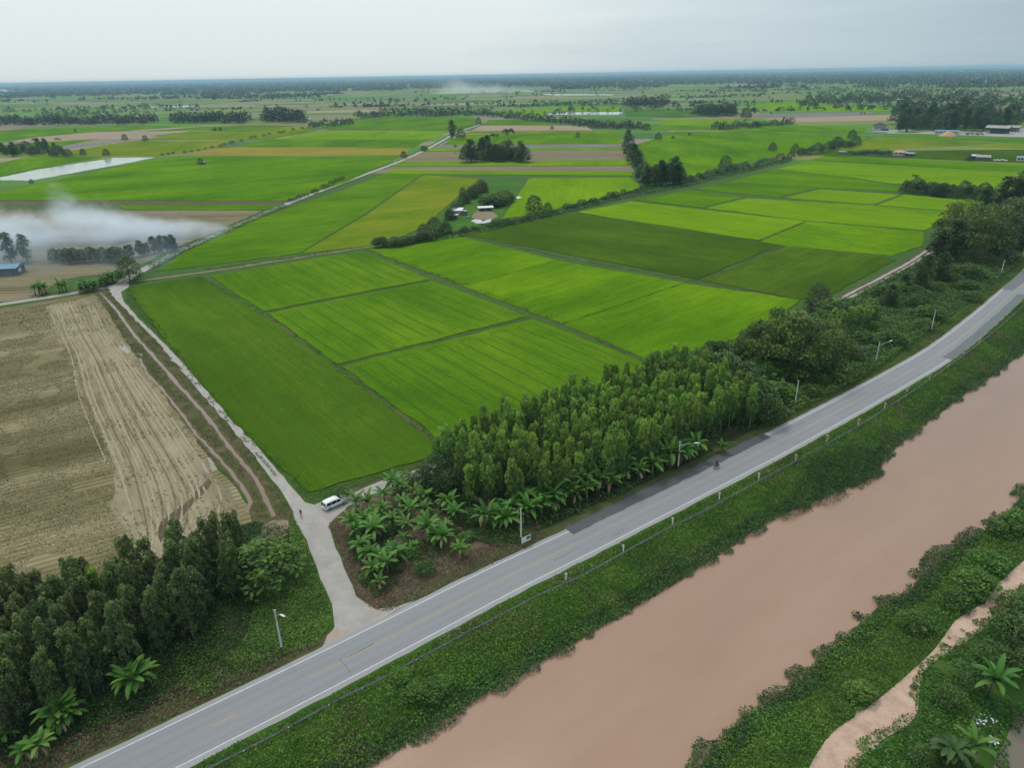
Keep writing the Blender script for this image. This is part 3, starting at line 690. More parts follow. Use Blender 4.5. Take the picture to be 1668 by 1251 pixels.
def banana(h, n, dead=3):
    V, Fq, T = [], [], []; lf = h*1.0; h *= .74
    for k in range(n):
        az = k*2.4+U(-.3, .3); t = k/n
        strip_leaf(V, Fq, T, (0, 0, h*(.9+.1*t)), az, U(1.9, 2.6)*(lf/2.6), U(.44, .60), U(.35, .85)+.65*t, U(1.0, 2.1)*(1-.4*t), U(.3, .75))
    lv = npmesh('leaves', np.array([tuple(v) for v in V]), np.array(Fq), M_ban, np.array(T))
    V, Fq, T = [], [], []
    for k in range(dead): strip_leaf(V, Fq, T, (0, 0, h*.8), U(0, 6.28), U(1.4, 1.9), U(.2, .35), .1, 2.4, U(.3, .8))
    dv = npmesh('dead_leaves', np.array([tuple(v) for v in V]), np.array(Fq), M_dry, np.array(T))
    st = mesh('stem', *(lambda b: (b.v, b.f))(MB().tube([(0, 0, 0), (.05, 0, h*.5), (0, 0, h*.95)], [.17, .14, .08], 8)), M_stem, True)
    return lv, st, dv
BAN = [banana(U(2.1, 3.0), random.choice((9, 11, 12, 14))) for _ in range(6)]
def palm(h, n=20, L=3.2):
    V, Fq, T = [], [], []
    for k in range(n):
        az = k*2.4; strip_leaf(V, Fq, T, (0, 0, h), az, L*U(.85, 1.1), .75, U(.1, 1.1), U(1.1, 1.7), U(.2, .8), .3, 8)
    lv = npmesh('fronds', np.array([tuple(v) for v in V]), np.array(Fq), M_palm, np.array(T))
    st = mesh('trunk', *(lambda b: (b.v, b.f))(MB().tube([(0, 0, 0), (.3, 0, h*.3), (.25, .1, h*.7), (0, 0, h)], [.24, .18, .15, .13], 8)), M_bark, True)
    return lv, st
PALM = [palm(8.5), palm(7.0, 18, 2.8)]
for lst in (EUC, DARK, ROUND, TALL, BAMB, SHRUB, SHRUBD):
    pass
def thing(name, parts, loc, label, cat, group=None, sc=1.0, rz=None, lean=0.0):
    e_ = empty(name, loc, U(0, 6.28) if rz is None else rz, sc)
    if lean: e_.rotation_euler[0] = U(-lean, lean); e_.rotation_euler[1] = U(-lean, lean)
    for me in parts: link(me.name.split('.')[0], me, e_)
    return tag(e_, label, cat, group)
def tz(p): return float(terrain_z(np.array([p.x]), np.array([p.y]))[0]) if (-160 < p.x < 450 and -75 < p.y < 540) else 0.0
def kindtree(K, px, py, hpx, label, native, cat='tree', name='tree', group=None, wide=1.0):
    p = G(px, py); h = hm(px, py, hpx); s = h/native; v = random.choice(K)
    nm = name
    if isinstance(v, tuple): o = thing(nm, v, (p.x, p.y, tz(p)-.03), label, cat, group, (s*wide, s*wide, s))
    else: o = link(nm, v, None, (p.x, p.y, -.03), U(0, 6.28), (s*wide, s*wide, s)); tag(o, label, cat, group)
    return o
# ------------------------------------------------------------------ ground cover (uncountable)
def scatter(name, poly, density, hmax, leaf, M_, label, upright=.7, mound=(3.0, 1.0), tb=.42, world=False, maskf=None, zmin=None, seed=0.0, tvar=.16, hmin=.12, cat=None):
    P = [(p[0], p[1]) for p in poly] if world else [tuple(G(*p)[:2]) for p in poly]
    xs, ys = [p[0] for p in P], [p[1] for p in P]; x0, x1, y0, y1 = min(xs), max(xs), min(ys), max(ys)
    n = int((x1-x0)*(y1-y0)*density); x = rng.uniform(x0, x1, n); y = rng.uniform(y0, y1, n)
    k = inside(x, y, P); x, y = x[k], y[k]
    if maskf is not None:
        k = maskf(x, y); x, y = x[k], y[k]
    H = hmax*np.clip(.15+1.15*(vnoise(x, y, mound[0], seed)*.6+vnoise(x, y, mound[1], seed+3)*.4)**1.4*1.35, hmin, 1.4)
    z = terrain_z(x, y)
    if zmin is not None: z = np.maximum(z, zmin)
    z = z+H*rng.uniform(.35, 1, len(x))
    A = rand_unit(len(x)); A[:, 2] = np.abs(A[:, 2])*upright+upright*.4*(rng.random(len(x))); A /= np.linalg.norm(A, axis=1, keepdims=True)
    up = rand_unit(len(x))*.8+np.array((0, 0, .8*(1-upright)+.2))
    V, Fq = leafquads(np.stack([x, y, z], -1), A, leaf[0]*rng.uniform(.6, 1.4, len(x)), leaf[1]*rng.uniform(.7, 1.3, len(x)), up)
    T = np.clip(tb+(vnoise(x, y, 7, seed+9)-.5)*.5+(vnoise(x, y, 1.7, seed+5)-.5)*.45+rng.normal(0, tvar, len(x)), 0, 1)
    o = link(name, npmesh(name, V, Fq, M_, np.repeat(T, 4))); return tag(o, label, cat or 'plants', kind='stuff')
i0 = 0
roadR, roadR2 = offset(road, 4.7), offset(road, -4.9)
def seg(line, y0, y1): return [(p.x, p.y) for p in line if y0 <= p.y <= y1]
nbs, fbs = smooth_line(nb, 3), smooth_line(fb, 3)
bankpoly = seg(roadR, 30, 330)+seg(nbs, 10, 300)[::-1]
near_rail = lambda x, y: dist_poly(x, y, [(p.x, p.y) for p in road[::4]]) > 4.4+vnoise(x, y, 1.5)*.6
scatter('bank_grass', bankpoly, 34, .62, (.42, .13), M_grass, 'long green grass covering the slope between the road and the brown canal', .75, (2.6, .9), .50, True, near_rail, tvar=.2)
scatter('dry_grass', bankpoly, 12, .8, (.40, .12), M_straw, 'brownish dry stems in the grass of the canal bank', .8, (3, 1), .45, True, lambda x, y: near_rail(x, y) & (vnoise(x, y, 7, 21)+.35*vnoise(x, y, 1.5, 22) > .80), seed=60)
scatter('bank_weeds', bankpoly, 9, 1.05, (.30, .22), M_vine, 'leafy weeds tangled in the grass of the canal bank', .3, (4.5, 1.5), .5, True, lambda x, y: near_rail(x, y) & (vnoise(x, y, 9, 4) > .47) & (dist_poly(x, y, [(p.x, p.y) for p in road[::4]]) > 8), seed=4)
scatter('bank_reeds', [(p.x, p.y) for p in (G(1275,835), G(1290,790), G(1330,745), G(1420,725), G(1440,760), G(1400,790), G(1330,815))], 26, 1.9, (.75, .10), M_wet, 'grey green reeds in the widest part of the canal bank', .9, (3, 1), .5, True)
def edge_mask(line, inw, outw, sd):
    L_ = [(p.x, p.y) for p in line]
    def f(x, y):
        d = dist_poly(x, y, L_); ins = inside(x, y, canal)
        return np.where(ins, d < outw*np.clip((vnoise((x*.78+y*.62)+.25*(y*.78-x*.62), y*0, 2.0, sd)-.34)*3.0, 0, 1.2)+.15, d < inw)
    return f
def band(line, w): a = offset(line, -w); b = offset(line, w); return [(p.x, p.y) for p in a]+[(p.x, p.y) for p in b][::-1]
nbc = [p for p in nbs if 20 < p.y < 290]; fbc = [p for p in fbs if 25 < p.y < 200]
scatter('waterside_plants', band(nbc, 3.4), 42, .75, (.32, .20), M_wet, 'dark creeping plants along the near waterline of the canal', .3, (1.8, .8), .38, True, edge_mask(nbs, 2.6, 1.0, 1), zmin=-2.2, seed=2)
scatter('waterside_plants', band(fbc, 3.6), 42, .8, (.32, .20), M_wet, 'ragged clumps of creeping plants along the far waterline of the canal', .3, (1.8, .8), .42, True, edge_mask(fbs, 2.6, 1.5, 6), zmin=-2.2, seed=6)
sandw = [(p.x, p.y) for p in sandw]; sandwq = [(p.x, p.y) for p in sandwq]
farbank = [(p.x, p.y) for p in fbs if 25 < p.y < 210][::-1]+[(-20, 12)]+[(20, 42)]+sandw+[(150, 150)]
sandmask = lambda x, y: ~inside(x, y, sandw+sandwq) | (dist_poly(x, y, sandw) < 2.6*vnoise(x, y, 1.3, 3)-.5)
scatter('bank_grass', farbank, 34, .7, (.38, .15), M_grass, 'bright green grass between the canal and the pale sand path', .55, (2.4, 1), .42, True, sandmask, seed=7)
scatter('bank_weeds', farbank, 12, 1.2, (.30, .22), M_vine, 'leafy weeds mixed in the grass beside the sand path', .3, (4, 1.5), .6, True, lambda x, y: sandmask(x, y) & (vnoise(x, y, 6, 8) > .5), seed=8)
corner = sandwq+[(60, 40), (75, 45), (100, 62), (150, 100), (170, 140)]
corner = sandwq[::-1]+[tuple(G(*p)[:2]) for p in [(1850,850),(2000,1000),(1900,1300),(1400,1330)]]
nopond = lambda x, y: ~inside(x, y, pond) | (dist_poly(x, y, pond, True) < .5*vnoise(x, y, 1.2))
scatter('undergrowth', corner, 26, .8, (.36, .22), M_vine, 'dense undergrowth on the bank beyond the sand path', .35, (2.6, 1), .45, True, lambda x, y: nopond(x, y) & (vnoise(x, y, 3.2, 11) > .27), seed=11)
scatter('undergrowth', sandw+sandwq, 30, .5, (.32, .2), M_vine, 'weeds creeping over the right edge of the sand path', .4, (2, 1), .45, True, lambda x, y: dist_poly(x, y, sandwq) < 2.3*vnoise(x, y, 1.4, 9)-.4, seed=41)
scatter('corner_weeds', [(560,870),(600,830),(690,780),(770,805),(800,850),(860,875),(800,900),(730,900),(660,950),(610,975),(580,940)], 26, .6, (.34, .2), M_vine, 'patches of green weeds between the banana plants on the corner', .35, (2.2, .9), .45, maskf=lambda x, y: vnoise(x, y, 5, 13) > .46, seed=42)
# left verge
scatter('verge_weeds', [(300,1120),(395,1052),(430,960),(478,898),(470,868),(478,842),(492,870),(515,925),(536,985),(541,1020),(520,1045),(465,1070),(395,1108),(330,1140)], 46, .75, (.28, .2), M_vine, 'bright green leafy weeds beside the gravel lane', .3, (2.4, .9), .68, seed=12)
scatter('verge_grass', [(-160,1290),(60,1222),(200,1170),(300,1110),(395,1060),(470,1062),(530,1045),(468,1078),(400,1113),(300,1160),(200,1205),(60,1268),(-100,1340)], 40, .5, (.42, .12), M_straw, 'dry brown and green grass along the left road edge', .8, (2.0, .8), .40, seed=13)
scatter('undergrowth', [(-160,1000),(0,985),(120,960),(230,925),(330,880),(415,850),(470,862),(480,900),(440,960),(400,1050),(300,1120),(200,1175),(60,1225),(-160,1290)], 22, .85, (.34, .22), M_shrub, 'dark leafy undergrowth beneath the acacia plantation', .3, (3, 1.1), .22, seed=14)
# lane verges, ditch banks
scatter('ditch_grass', [(165,472),(176,472),(190,490),(245,545),(330,645),(408,735),(455,800),(478,835),(470,850),(425,850),(380,788),(342,748),(300,690),(262,640),(232,595),(200,550),(176,508)], 12, .45, (.34, .12), M_grass, 'weedy grass on the banks of the two muddy ditches', .8, (1.8, .8), .22, maskf=lambda x, y: (dist_poly(x, y, [(p.x, p.y) for p in d1]) > .95) & (dist_poly(x, y, [(p.x, p.y) for p in d2]) > .75) & (vnoise(x, y, 3.5, 2) > .36), seed=15)
scatter('lane_grass', [(208,470),(262,543),(322,617),(378,684),(493,793),(505,803),(600,776),(680,752),(690,760),(604,788),(556,804),(520,820),(497,817),(478,793),(448,757),(411,713),(371,670),(331,626),(291,579),(257,545),(224,513),(203,488)], 15, .4, (.34, .12), M_grass, 'green grass strip between the gravel lane and the rice', .8, (1.8, .8), .30, seed=16)
ltk = pixline([(236,570),(262,600),(322,668),(352,700),(398,770),(440,808)], 1.5)
ctr = pixline([(236,545-14),(262,545),(300,590),(346,645),(380,690),(415,735),(450,785)], 2)
mid = [p for p in pixline([(218,522),(247,552),(275,580),(302,608),(336,645),(373,688),(405,724),(430,752),(450,776)], 1)]
scatter('lane_tufts', band(mid, .34), 26, .3, (.26, .13), M_grass, 'low green tufts down the middle of the gravel lane', .6, (1.2, .5), .3, True, lambda x, y: vnoise(x, y, 2.4, 5) > .5, seed=17)
# corner patch
scatter('dry_grass', [(534,858),(548,845),(572,832),(600,830),(640,900),(760,900),(880,868),(900,866),(872,886),(800,921),(700,966),(632,998),(604,992),(583,974),(563,927),(545,880)], 34, .34, (.36, .11), M_straw, 'dry brown grass covering the bare corner beside the junction', .6, (2, .8), .36, seed=18)
scatter('leaf_litter', [(590,815),(690,775),(760,800),(770,880),(700,930),(640,930),(580,880)], 9, .22, (.55, .14), M_dry, 'dead banana leaves and litter on the corner ground', .1, (2, .8), .5, maskf=lambda x, y: vnoise(x, y, 3, 6) > .5, seed=19)
scatter('verge_grass', [(900,868),(1000,822),(1080,785),(1160,742),(1240,706),(1300,672),(1350,650),(1450,585),(1550,520),(1640,450),(1668,425),(1690,415),(1690,430),(1640,470),(1560,534),(1450,603),(1350,668),(1240,722),(1160,757),(1080,800),(1000,842),(925,880),(872,892),(860,885)], 30, .30, (.34, .12), M_grass, 'short green grass along the far edge of the road', .7, (2, .8), .38, maskf=near_rail, seed=20)
vz = [(1085,618),(1110,610),(1200,578),(1270,545),(1340,512),(1410,475),(1480,440),(1560,388),(1690,310),(1750,300),(1750,370),(1668,425),(1600,478),(1500,552),(1400,622),(1300,672),(1248,700),(1195,668)]
scatter('vine_thicket', vz, 15, 2.1, (.55, .36), M_vine, 'thicket of climbing vines between the dirt track and the road', .2, (6, 2.4), .42, seed=21, hmin=.1)
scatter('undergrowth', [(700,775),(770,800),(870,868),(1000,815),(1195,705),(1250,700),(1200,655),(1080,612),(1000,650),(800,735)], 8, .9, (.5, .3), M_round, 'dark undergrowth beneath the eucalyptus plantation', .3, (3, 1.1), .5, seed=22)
scatter('shrub_thicket', [(700,790),(735,780),(800,850),(850,862),(868,880),(815,893),(770,880),(715,830)], 24, 1.3, (.40, .25), M_shrub, 'low dark green thicket between the bananas and the eucalyptus', .25, (2.6, 1.1), .30, seed=23)
scatter('path_hedge', [(640,404),(745,388),(870,361),(1000,328),(1120,304),(1290,263),(1290,257),(1120,296),(1000,318),(870,350),(745,376),(640,393)], 3.0, 1.5, (.8, .5), M_shrub, 'low weedy hedge along the path behind the plot', .3, (9, 3), .4, seed=24)
scatter('verge_bushes', [(250,440),(300,412),(380,376),(470,336),(462,333),(370,372),(290,404),(236,432)], 5, 1.0, (.6, .3), M_vine, 'rough green weeds along the lane beside the burning field', .4, (4, 2), .5, seed=25)

bl_ = []
for pts_b, w in (([(325,452),(440,520),(560,608),(722,726)], 1.3), ([(556,597),(700,560),(864,518.5)], .8), ([(436,508.5),(560,482),(700,457.5)], .8), ([(598,406),(760,466),(919,528),(1070,597)], 1.5), ([(754,384),(940,423),(1140,459),(1303,491)], 1.4), ([(1138,456),(1276,401)], 1.0), ([(937,346),(1100,377),(1238,392.5),(1275,400)], 1.2), ([(1234,393),(1314,361)], 1.0), ([(1030,327),(1150,339),(1314,360),(1505,376.5)], 1.2), ([(757,464),(907,425)], .7), ([(920,527),(1114,462)], .7), ([(212,470),(262,541),(378,682),(500,795)], 1.0), ([(335,441),(450,424),(590,403)], 2.2)):
    bl_.append((pixline(pts_b, 6), w))
for L_, w in bl_: scatter('bund_grass', band(L_, w), 7, .38, (.45, .16), M_grass, 'rough grass along an earth bund between the rice fields', .8, (2.5, .9), .34, True, lambda x, y: vnoise(x, y, 2.5, 17) > .36, seed=50)
# ------------------------------------------------------------------ eucalyptus and acacia plantations
def grid_trees(poly, du, dv, ang, K, name, label_of, group, hr, native, jit=.45, skip=None, cat='tree', wide=1.0, hs=None):
    P = [tuple(G(*p)[:2]) for p in poly]; ca, sa = math.cos(ang), math.sin(ang); cx = sum(p[0] for p in P)/len(P); cy = sum(p[1] for p in P)/len(P); k = 0
    for i in range(-60, 61):
        for j in range(-60, 61):
            u, v = i*du+U(-jit, jit), j*dv+U(-jit, jit); x, y = cx+u*ca-v*sa, cy+u*sa+v*ca
            if not inside(np.array([x]), np.array([y]), P)[0]: continue
            if skip and skip(x, y): continue
            h = U(*hr)/native*(hs(x, y) if hs else 1); var = random.choice(K)
            lab, gr = label_of(x, y)
            thing(name, var, (x, y, float(terrain_z(np.array([x]), np.array([y]))[0])-.05), lab, cat, gr or group, (h*wide*U(.9, 1.12), h*wide*U(.9, 1.12), h), lean=.05); k += 1
    return k
aroad = math.atan2((Cc-D).y, (Cc-D).x)
trkp = [(p.x, p.y) for p in tl]
def dtrk(x, y):
    return float(dist_poly(np.array([x]), np.array([y]), trkp)[0])
def eulab(x, y):
    q = dist_poly(np.array([x]), np.array([y]), [(p.x, p.y) for p in road[::3]])[0]
    behind = (Vector((x, y, 0))-D).dot(Vector((-(Cc-D).y, (Cc-D).x, 0)).normalized()) > -1
    if behind: return 'slim eucalyptus in the strip at the edge of the rice plot, beyond the dirt track', 'eucalyptus at the edge of the rice plot'
    w = (Vector((x, y, 0))-D).dot((Cc-D).normalized())/(Cc-D).length
    if q < 15.5:
        th_ = 'left third' if w < .4 else 'middle third' if w < .8 else 'right third'
        return 'tall eucalyptus in the front row behind the banana plants, %s' % th_, 'eucalyptus behind the bananas, '+th_
    w = (Vector((x, y, 0))-D).dot((Cc-D).normalized())/(Cc-D).length
    side = 'left end by the junction' if w < .18 else 'left half' if w < .5 else 'right half' if w < .85 else 'right end by the vines'
    dep = 'near the banana row' if q < 21 else 'in its middle rows' if q < 27 else 'beside the hidden dirt track'
    return 'slim eucalyptus of the plantation, %s, %s' % (side, dep), 'eucalyptus %s, %s' % (side, dep)
ne_ = grid_trees([(712,764),(860,706),(1000,652),(1085,616),(1150,640),(1212,668),(1222,700),(1100,745),(1000,795),(900,833),(835,846),(770,836),(728,808)], 2.75, 3.1, aroad, EUC, 'eucalyptus_tree', eulab, None, (8.6, 12.2), 12, skip=lambda x, y: dtrk(x, y) < 1.2, cat='eucalyptus', hs=lambda x, y: .74 if (Vector((x, y, 0))-D).dot(Vector((-(Cc-D).y, (Cc-D).x, 0)).normalized()) > -1 else 1.0)
def dklab(x, y):
    q = dist_poly(np.array([x]), np.array([y]), [(p.x, p.y) for p in road[::3]])[0]
    if q > 24:
        lr = 'left end' if x < -66 else 'middle' if x < -50 else 'right end'
        return 'dark acacia at the back of the plantation against the stubble, %s' % lr, 'acacias against the stubble, %s' % lr
    if q < 13: return 'dark acacia in the row nearest the road, behind the banana clumps', 'acacias nearest the road'
    lr = 'left end' if x < -66 else 'middle' if x < -50 else 'right end'
    return 'dark acacia in the middle rows of the plantation, %s' % lr, 'acacias in the middle rows, %s' % lr
nd_ = grid_trees([(-170,1050),(0,1030),(110,1005),(205,985),(270,955),(330,935),(400,905),(425,925),(395,975),(325,1040),(300,1075),(230,1090),(190,1130),(60,1190),(20,1215),(-170,1290)], 2.7, 3.6, aroad+R(62), DARK, 'acacia_tree', dklab, None, (10.5, 13.0), 12.5, cat='acacia')
print('plantation', ne_, nd_)
kindtree([EUC[2]], 176, 1010, 100, 'young bright green tree standing out of the dark acacia plantation', 12, 'eucalyptus', 'eucalyptus_tree', wide=1.2)
b = MB()
for i in range(9):
    a = i*.7; z = 3+.45*i; b.tube([(0, 0, z), (math.cos(a)*1.1, math.sin(a)*1.1, z+1.1), (math.cos(a)*1.7, math.sin(a)*1.7, z+2.3)], [.07, .045, .015], 5, False)
    b.tube([(math.cos(a)*1.1, math.sin(a)*1.1, z+1.1), (math.cos(a+.6)*1.8, math.sin(a+.6)*1.8, z+1.8)], [.035, .01], 4, False)
b.tube([(0, 0, 0), (.15, 0, 4), (0, .1, 8)], [.14, .1, .04], 7)
p = G(24, 1120); tag(b.build('dead_tree', M_bark, None, True, (p.x, p.y, 0)), 'bare leafless tree among the dark acacias at the left edge', 'dead tree')

# banana plants
def ban(px, py, label, group=None, sc=1.0):
    p = G(px, py); return thing('banana_plant', random.choice(BAN), (p.x, p.y, tz(p)), label, 'banana plant', group, sc*U(.9, 1.1), lean=.08)
gB = 'banana plants between the eucalyptus and the road'
for i in range(56):
    t = i/55; q = G(800, 868).lerp(G(1135, 742), t); nrm = Vector((-.6, .8, 0)); q += nrm*U(-1.2, 3.0)+Vector((U(-.6, .6), U(-.6, .6), 0))
    thing('banana_plant', random.choice(BAN), (q.x, q.y, 0), 'banana plant between eucalyptus and road, '+('left of the bare pole' if t < .2 else 'middle of the row' if t < .6 else 'near the long-armed lamp'), 'banana plant', gB+(' left' if t < .2 else ' middle' if t < .6 else ' right'), U(1.2, 1.65), lean=.08)
gC = 'banana plants on the bare corner by the junction'
for x, y in ((575,868),(583,880),(612,868),(590,905),(600,918),(618,925),(607,940),(632,935),(640,905),(648,918),(640,862),(625,845),(660,850),(668,838),(655,822),(612,838),(600,828),(592,858),(700,800),(720,812),(650,800),(628,812),(585,830),(690,825),(700,880),(712,888),(725,872),(720,895),(735,838),(742,852),(690,842),(665,872),(612,882),(677,806),(640,790)):
    y += 9 if (x < 690 and y < 842) else 0
    q_ = 'near the white van' if y < 855 else 'near the gravel lane' if x < 665 else 'towards the eucalyptus'
    ban(x+U(-2, 2), y+U(-2, 2), 'banana plant on the brown corner beside the junction, '+q_, gC+', '+q_, U(.95, 1.4))
ban(618, 962, 'single low banana plant nearest the junction on the bare corner', None, .9)
ban(750, 908, 'banana plant with spreading star of leaves at the right end of the bare corner', None, 1.0)
ban(1176, 738, 'banana plant leaning over the verge right of the roadside lamp', None, 1.0)
for x, y, l in ((8,1215,'banana clump with torn leaves at the lower left edge of the photo'),(45,1240,'small banana plant in the grass at the lower left corner'),(70,1232,'banana plant with short upright leaves near the lower left road edge')): ban(x, y, l, None, 1.1)
def clump(px, py, n, label, sc, rad=.7):
    """several stems of one banana mat grow from a single base"""
    p = G(px, py); e_ = empty('banana_clump', (p.x, p.y, 0)); tag(e_, label, 'banana clump')
    for i in range(n):
        a = i*6.28/n; ps = random.choice(BAN); s = sc*U(.85, 1.15)
        for me in ps: link(me.name.split('.')[0], me, e_, (math.cos(a)*rad, math.sin(a)*rad, 0), U(0, 6.28), s)
clump(225, 1125, 5, 'large banana clump beside the road, right of the acacia plantation', 1.25)
clump(110, 1182, 4, 'large banana clump with bright leaves left of the biggest clump', 1.3)
clump(345, 945, 2, 'dark banana clump at the back right of the acacia plantation', 1.3)
clump(300, 1010, 1, 'yellow leaved banana standing out of the acacia plantation', 1.8, 0)
clump(1612, 1135, 1, 'banana plant on the slope at the lower right, above the rubbish', 1.25, 0)
clump(1580, 1240, 1, 'banana plant with a yellow leaf at the lower right edge', 1.0, 0)
gD = 'banana plants along the lane beside the stubble field'
for i in range(26): 
    x = U(132, 188); ban(x, 478-(x-132)*.33+U(-3, 4), 'banana plant in the row left of the dark tree at the lane fork', gD, U(1.0, 1.5))
for x, y in ((58,481),(64,479),(70,481),(75,478)): ban(x, y, 'banana plant in the small bright clump near the left edge', 'banana clump near the left edge', 1.4)
for x, y in ((98,476),(103,477),(109,475)): ban(x, y, 'banana plant in the bright clump right of the first clump on the lane', 'second banana clump on the lane', 1.4)

for i in range(16):
    x, y = U(575, 745), U(815, 905)
    if inside(np.array([G(x, y).x]), np.array([G(x, y).y]), [tuple(G(*q)[:2]) for q in ((575,870),(600,830),(690,785),(760,800),(760,900),(640,935))])[0]: ban(x, y, 'small young banana plant low between the larger ones on the corner', 'young banana plants on the corner', U(.5, .8))
for i, (x, y) in enumerate(((600,872),(628,868),(588,895),(645,930),(600,945),(668,905),(705,842),(735,868),(760,880),(770,850),(745,815),(660,785),(720,790))):
    p = G(x, y); s_ = U(.4, .75); thing('bush', random.choice(SHRUB+SHRUBD), (p.x, p.y, 0), 'low leafy bush among the bananas, '+('near the eucalyptus' if x > 700 else 'near the lane'), 'bush', 'low bushes among the corner bananas', (s_*1.4, s_*1.4, s_))
# ------------------------------------------------------------------ shrubs and trees placed one by one
kindtree(SHRUB, 430, 948, 62, 'large rounded bush at the right end of the acacia plantation', 2.8, 'bush', 'bush', wide=1.25)
kindtree(ROUND, 712, 800, 62, 'dark dense tree at the near corner of the rice plot', 9, wide=.95)
kindtree(ROUND, 728, 812, 50, 'dark leafy tree left of the eucalyptus, behind the bananas', 9, wide=.9)
kindtree(ROUND, 690, 790, 34, 'low dark tree over the bend of the dirt track', 9, wide=.9)
kindtree(SHRUBD, 559, 812, 22, 'small dark round shrub behind the white van', 3.2, 'bush', 'bush')
kindtree(SHRUB, 650, 905, 20, 'bright papaya-like shrub among the bananas on the corner', 2.8, 'bush', 'bush')
kindtree(SHRUB, 692, 935, 20, 'small yellow green shrub on bare ground by the road', 2.8, 'bush', 'bush')
for x, y, h, l in ((1085,640,52,'dark dense tree at the far corner of the rice plot'),(1110,632,45,'dark tree above the start of the open dirt track'),(1060,612,30,'low dark tree behind the eucalyptus at the plot corner')): kindtree(ROUND, x, y, h, l, 9)
for x, y, h, l in ((1262,600,92,'tall bamboo clump, tallest of the thicket beside the track'),(1305,612,100,'wide dark bamboo clump in the middle of the thicket'),(1232,588,60,'smaller bamboo clump at the left of the thicket'),(1345,585,62,'low bamboo clump at the right of the thicket')): kindtree(BAMB, x, y, h, l, 10.5, 'bamboo', 'bamboo')
kindtree(ROUND, 1331, 504, 40, 'dark round tree beside the two-rut track', 9)
kindtree(TALL, 1318, 520, 26, 'small leafy tree left of the dark round tree on the track', 11)
for i, (x, y, h) in enumerate(((1352,545,42),(1366,552,46),(1380,546,44),(1394,540,42),(1408,536,38),(1420,530,34))): kindtree(EUC, x, y, h, 'young feathery tree in the small group by the bare red soil', 12, group='young trees by the bare red soil', wide=1.5)
for x, y, h, l in ((1520,440,60,'leafy tree with pale foliage left of the yellow bamboo'),(1500,470,50,'slender leafy tree at the end of the two-rut track'),(1548,425,60,'olive green tree beside the yellow bamboo'),(1528,460,44,'bushy tree below the yellow bamboo'),(1470,478,30,'low tree at the bend of the two-rut track'),(1600,345,34,'tall tree at the right end of the orchard'),(1630,345,50,'large dark tree at the right of the orchard'),(1655,350,62,'tallest dark tree at the right edge'),(1450,500,34,'slender leafy tree over the vines near the track')): kindtree(TALL, x, y, h, l, 11, wide=1.25)
for x, y, h, l in ((1590,425,82,'big yellow green bamboo clump near the right edge'),(1560,400,66,'bamboo clump behind the yellow green one'),(1612,395,60,'bamboo clump right of the yellow green one')): kindtree(BAMB, x, y, h, l, 10.5, 'bamboo', 'bamboo')
for x, y, h in ((1640,400,50),(1655,385,56),(1668,410,46),(1685,380,60),(1625,380,40),(1645,365,40),(1668,350,50),(1690,345,60)): kindtree(ROUND, x, y, h, 'dark vine covered tree in the mass at the right edge', 9, group='vine covered trees at the right edge', wide=1.2)
# bushes in the vine thicket
vp = [tuple(G(*p)[:2]) for p in vz]; cnt = 0; gv = 'bushes in the vine thicket beside the road'
while cnt < 95:
    px, py = U(1120, 1690), U(330, 700); q = G(px, py); part_ = 'below the bamboo' if px < 1350 else 'right of the bamboo and below the track' if px < 1500 else 'near the right edge'
    if not inside(np.array([q.x]), np.array([q.y]), vp)[0] or dtrk(q.x, q.y) < 4.5: continue
    if dist_poly(np.array([q.x]), np.array([q.y]), [(p.x, p.y) for p in road[::3]])[0] < 7.5: continue
    cnt += 1; s = U(.8, 1.9); K = random.choice((SHRUB, SHRUB, SHRUBD))
    thing('bush', random.choice(K), (q.x, q.y, -.1), 'leafy bush in the roadside vine thicket, '+part_, 'bush', 'bushes of the vine thicket '+part_, (s*1.2, s*1.2, s))
for i in range(26):
    t = U(0, 1); q = G(1205, 690).lerp(G(1110, 618), t)+Vector((U(-3, 9), U(-3, 3), 0)); s = U(1.2, 2.2)
    thing('bush', random.choice(SHRUBD), (q.x, q.y, -.1), 'tall dark bush at the right end of the eucalyptus plantation', 'bush', 'tall bushes right of the eucalyptus', (s, s, s*1.3))
for i in range(26):
    x = U(1090, 1240); q = G(x, 600-(x-1090)*.33); q = q+Vector((U(-1, 1), U(-1, 3), 0)); s = U(.5, 1.0)
    thing('bush', random.choice(SHRUBD), (q.x, q.y, 0), 'small dark bush between the dirt track and the rice', 'bush', 'small bushes along the rice side of the track', s)
# bank bushes
for x, y, h, l in ((672,1128,20,'broad leafy green shrub below the guardrail'),(700,1124,24,'tallest leafy shrub below the guardrail'),(726,1108,18,'small leafy shrub right of the tallest one'),(652,1108,17,'leafy shrub nearest the guardrail'),(1490,1020,26,'rounded bush on the bank beside the sand path'),(1585,962,34,'large rounded bush where the sand path narrows'),(1556,985,26,'green bush at the left side of the narrow sand path'),(1605,925,30,'creeping bush near the far waterline'),(1640,862,28,'bush on the far bank at the right edge of the photo'),(1662,855,30,'tall bush on the far bank beside the frame edge'),(1400,1135,24,'low yellow green shrub in the far bank grass')):
    kindtree(SHRUB, x, y, h, l, 2.8, 'bush', 'bush', wide=1.3)
for x, y, h, l in ((1545,1150,34,'dark bush right of the sand path bend'),(1572,1118,40,'dark bush in the corner of the sand path'),(1612,1088,44,'rounded dark bush right of the sand path'),(1648,1048,46,'dark bush at the right edge beside the sand path'),(1665,1010,50,'dark bush cut by the right edge of the photo'),(1640,1018,32,'low bush at the mouth of the narrow sand path'),(1500,1240,28,'low dark bush at the bottom edge by the sand path'),(1545,1232,32,'dark bush at the bottom edge, lower right'),(1668,1100,46,'dark bush above the brown pond')):
    kindtree(SHRUBD, x, y, h, l, 3.2, 'bush', 'bush', wide=1.0)
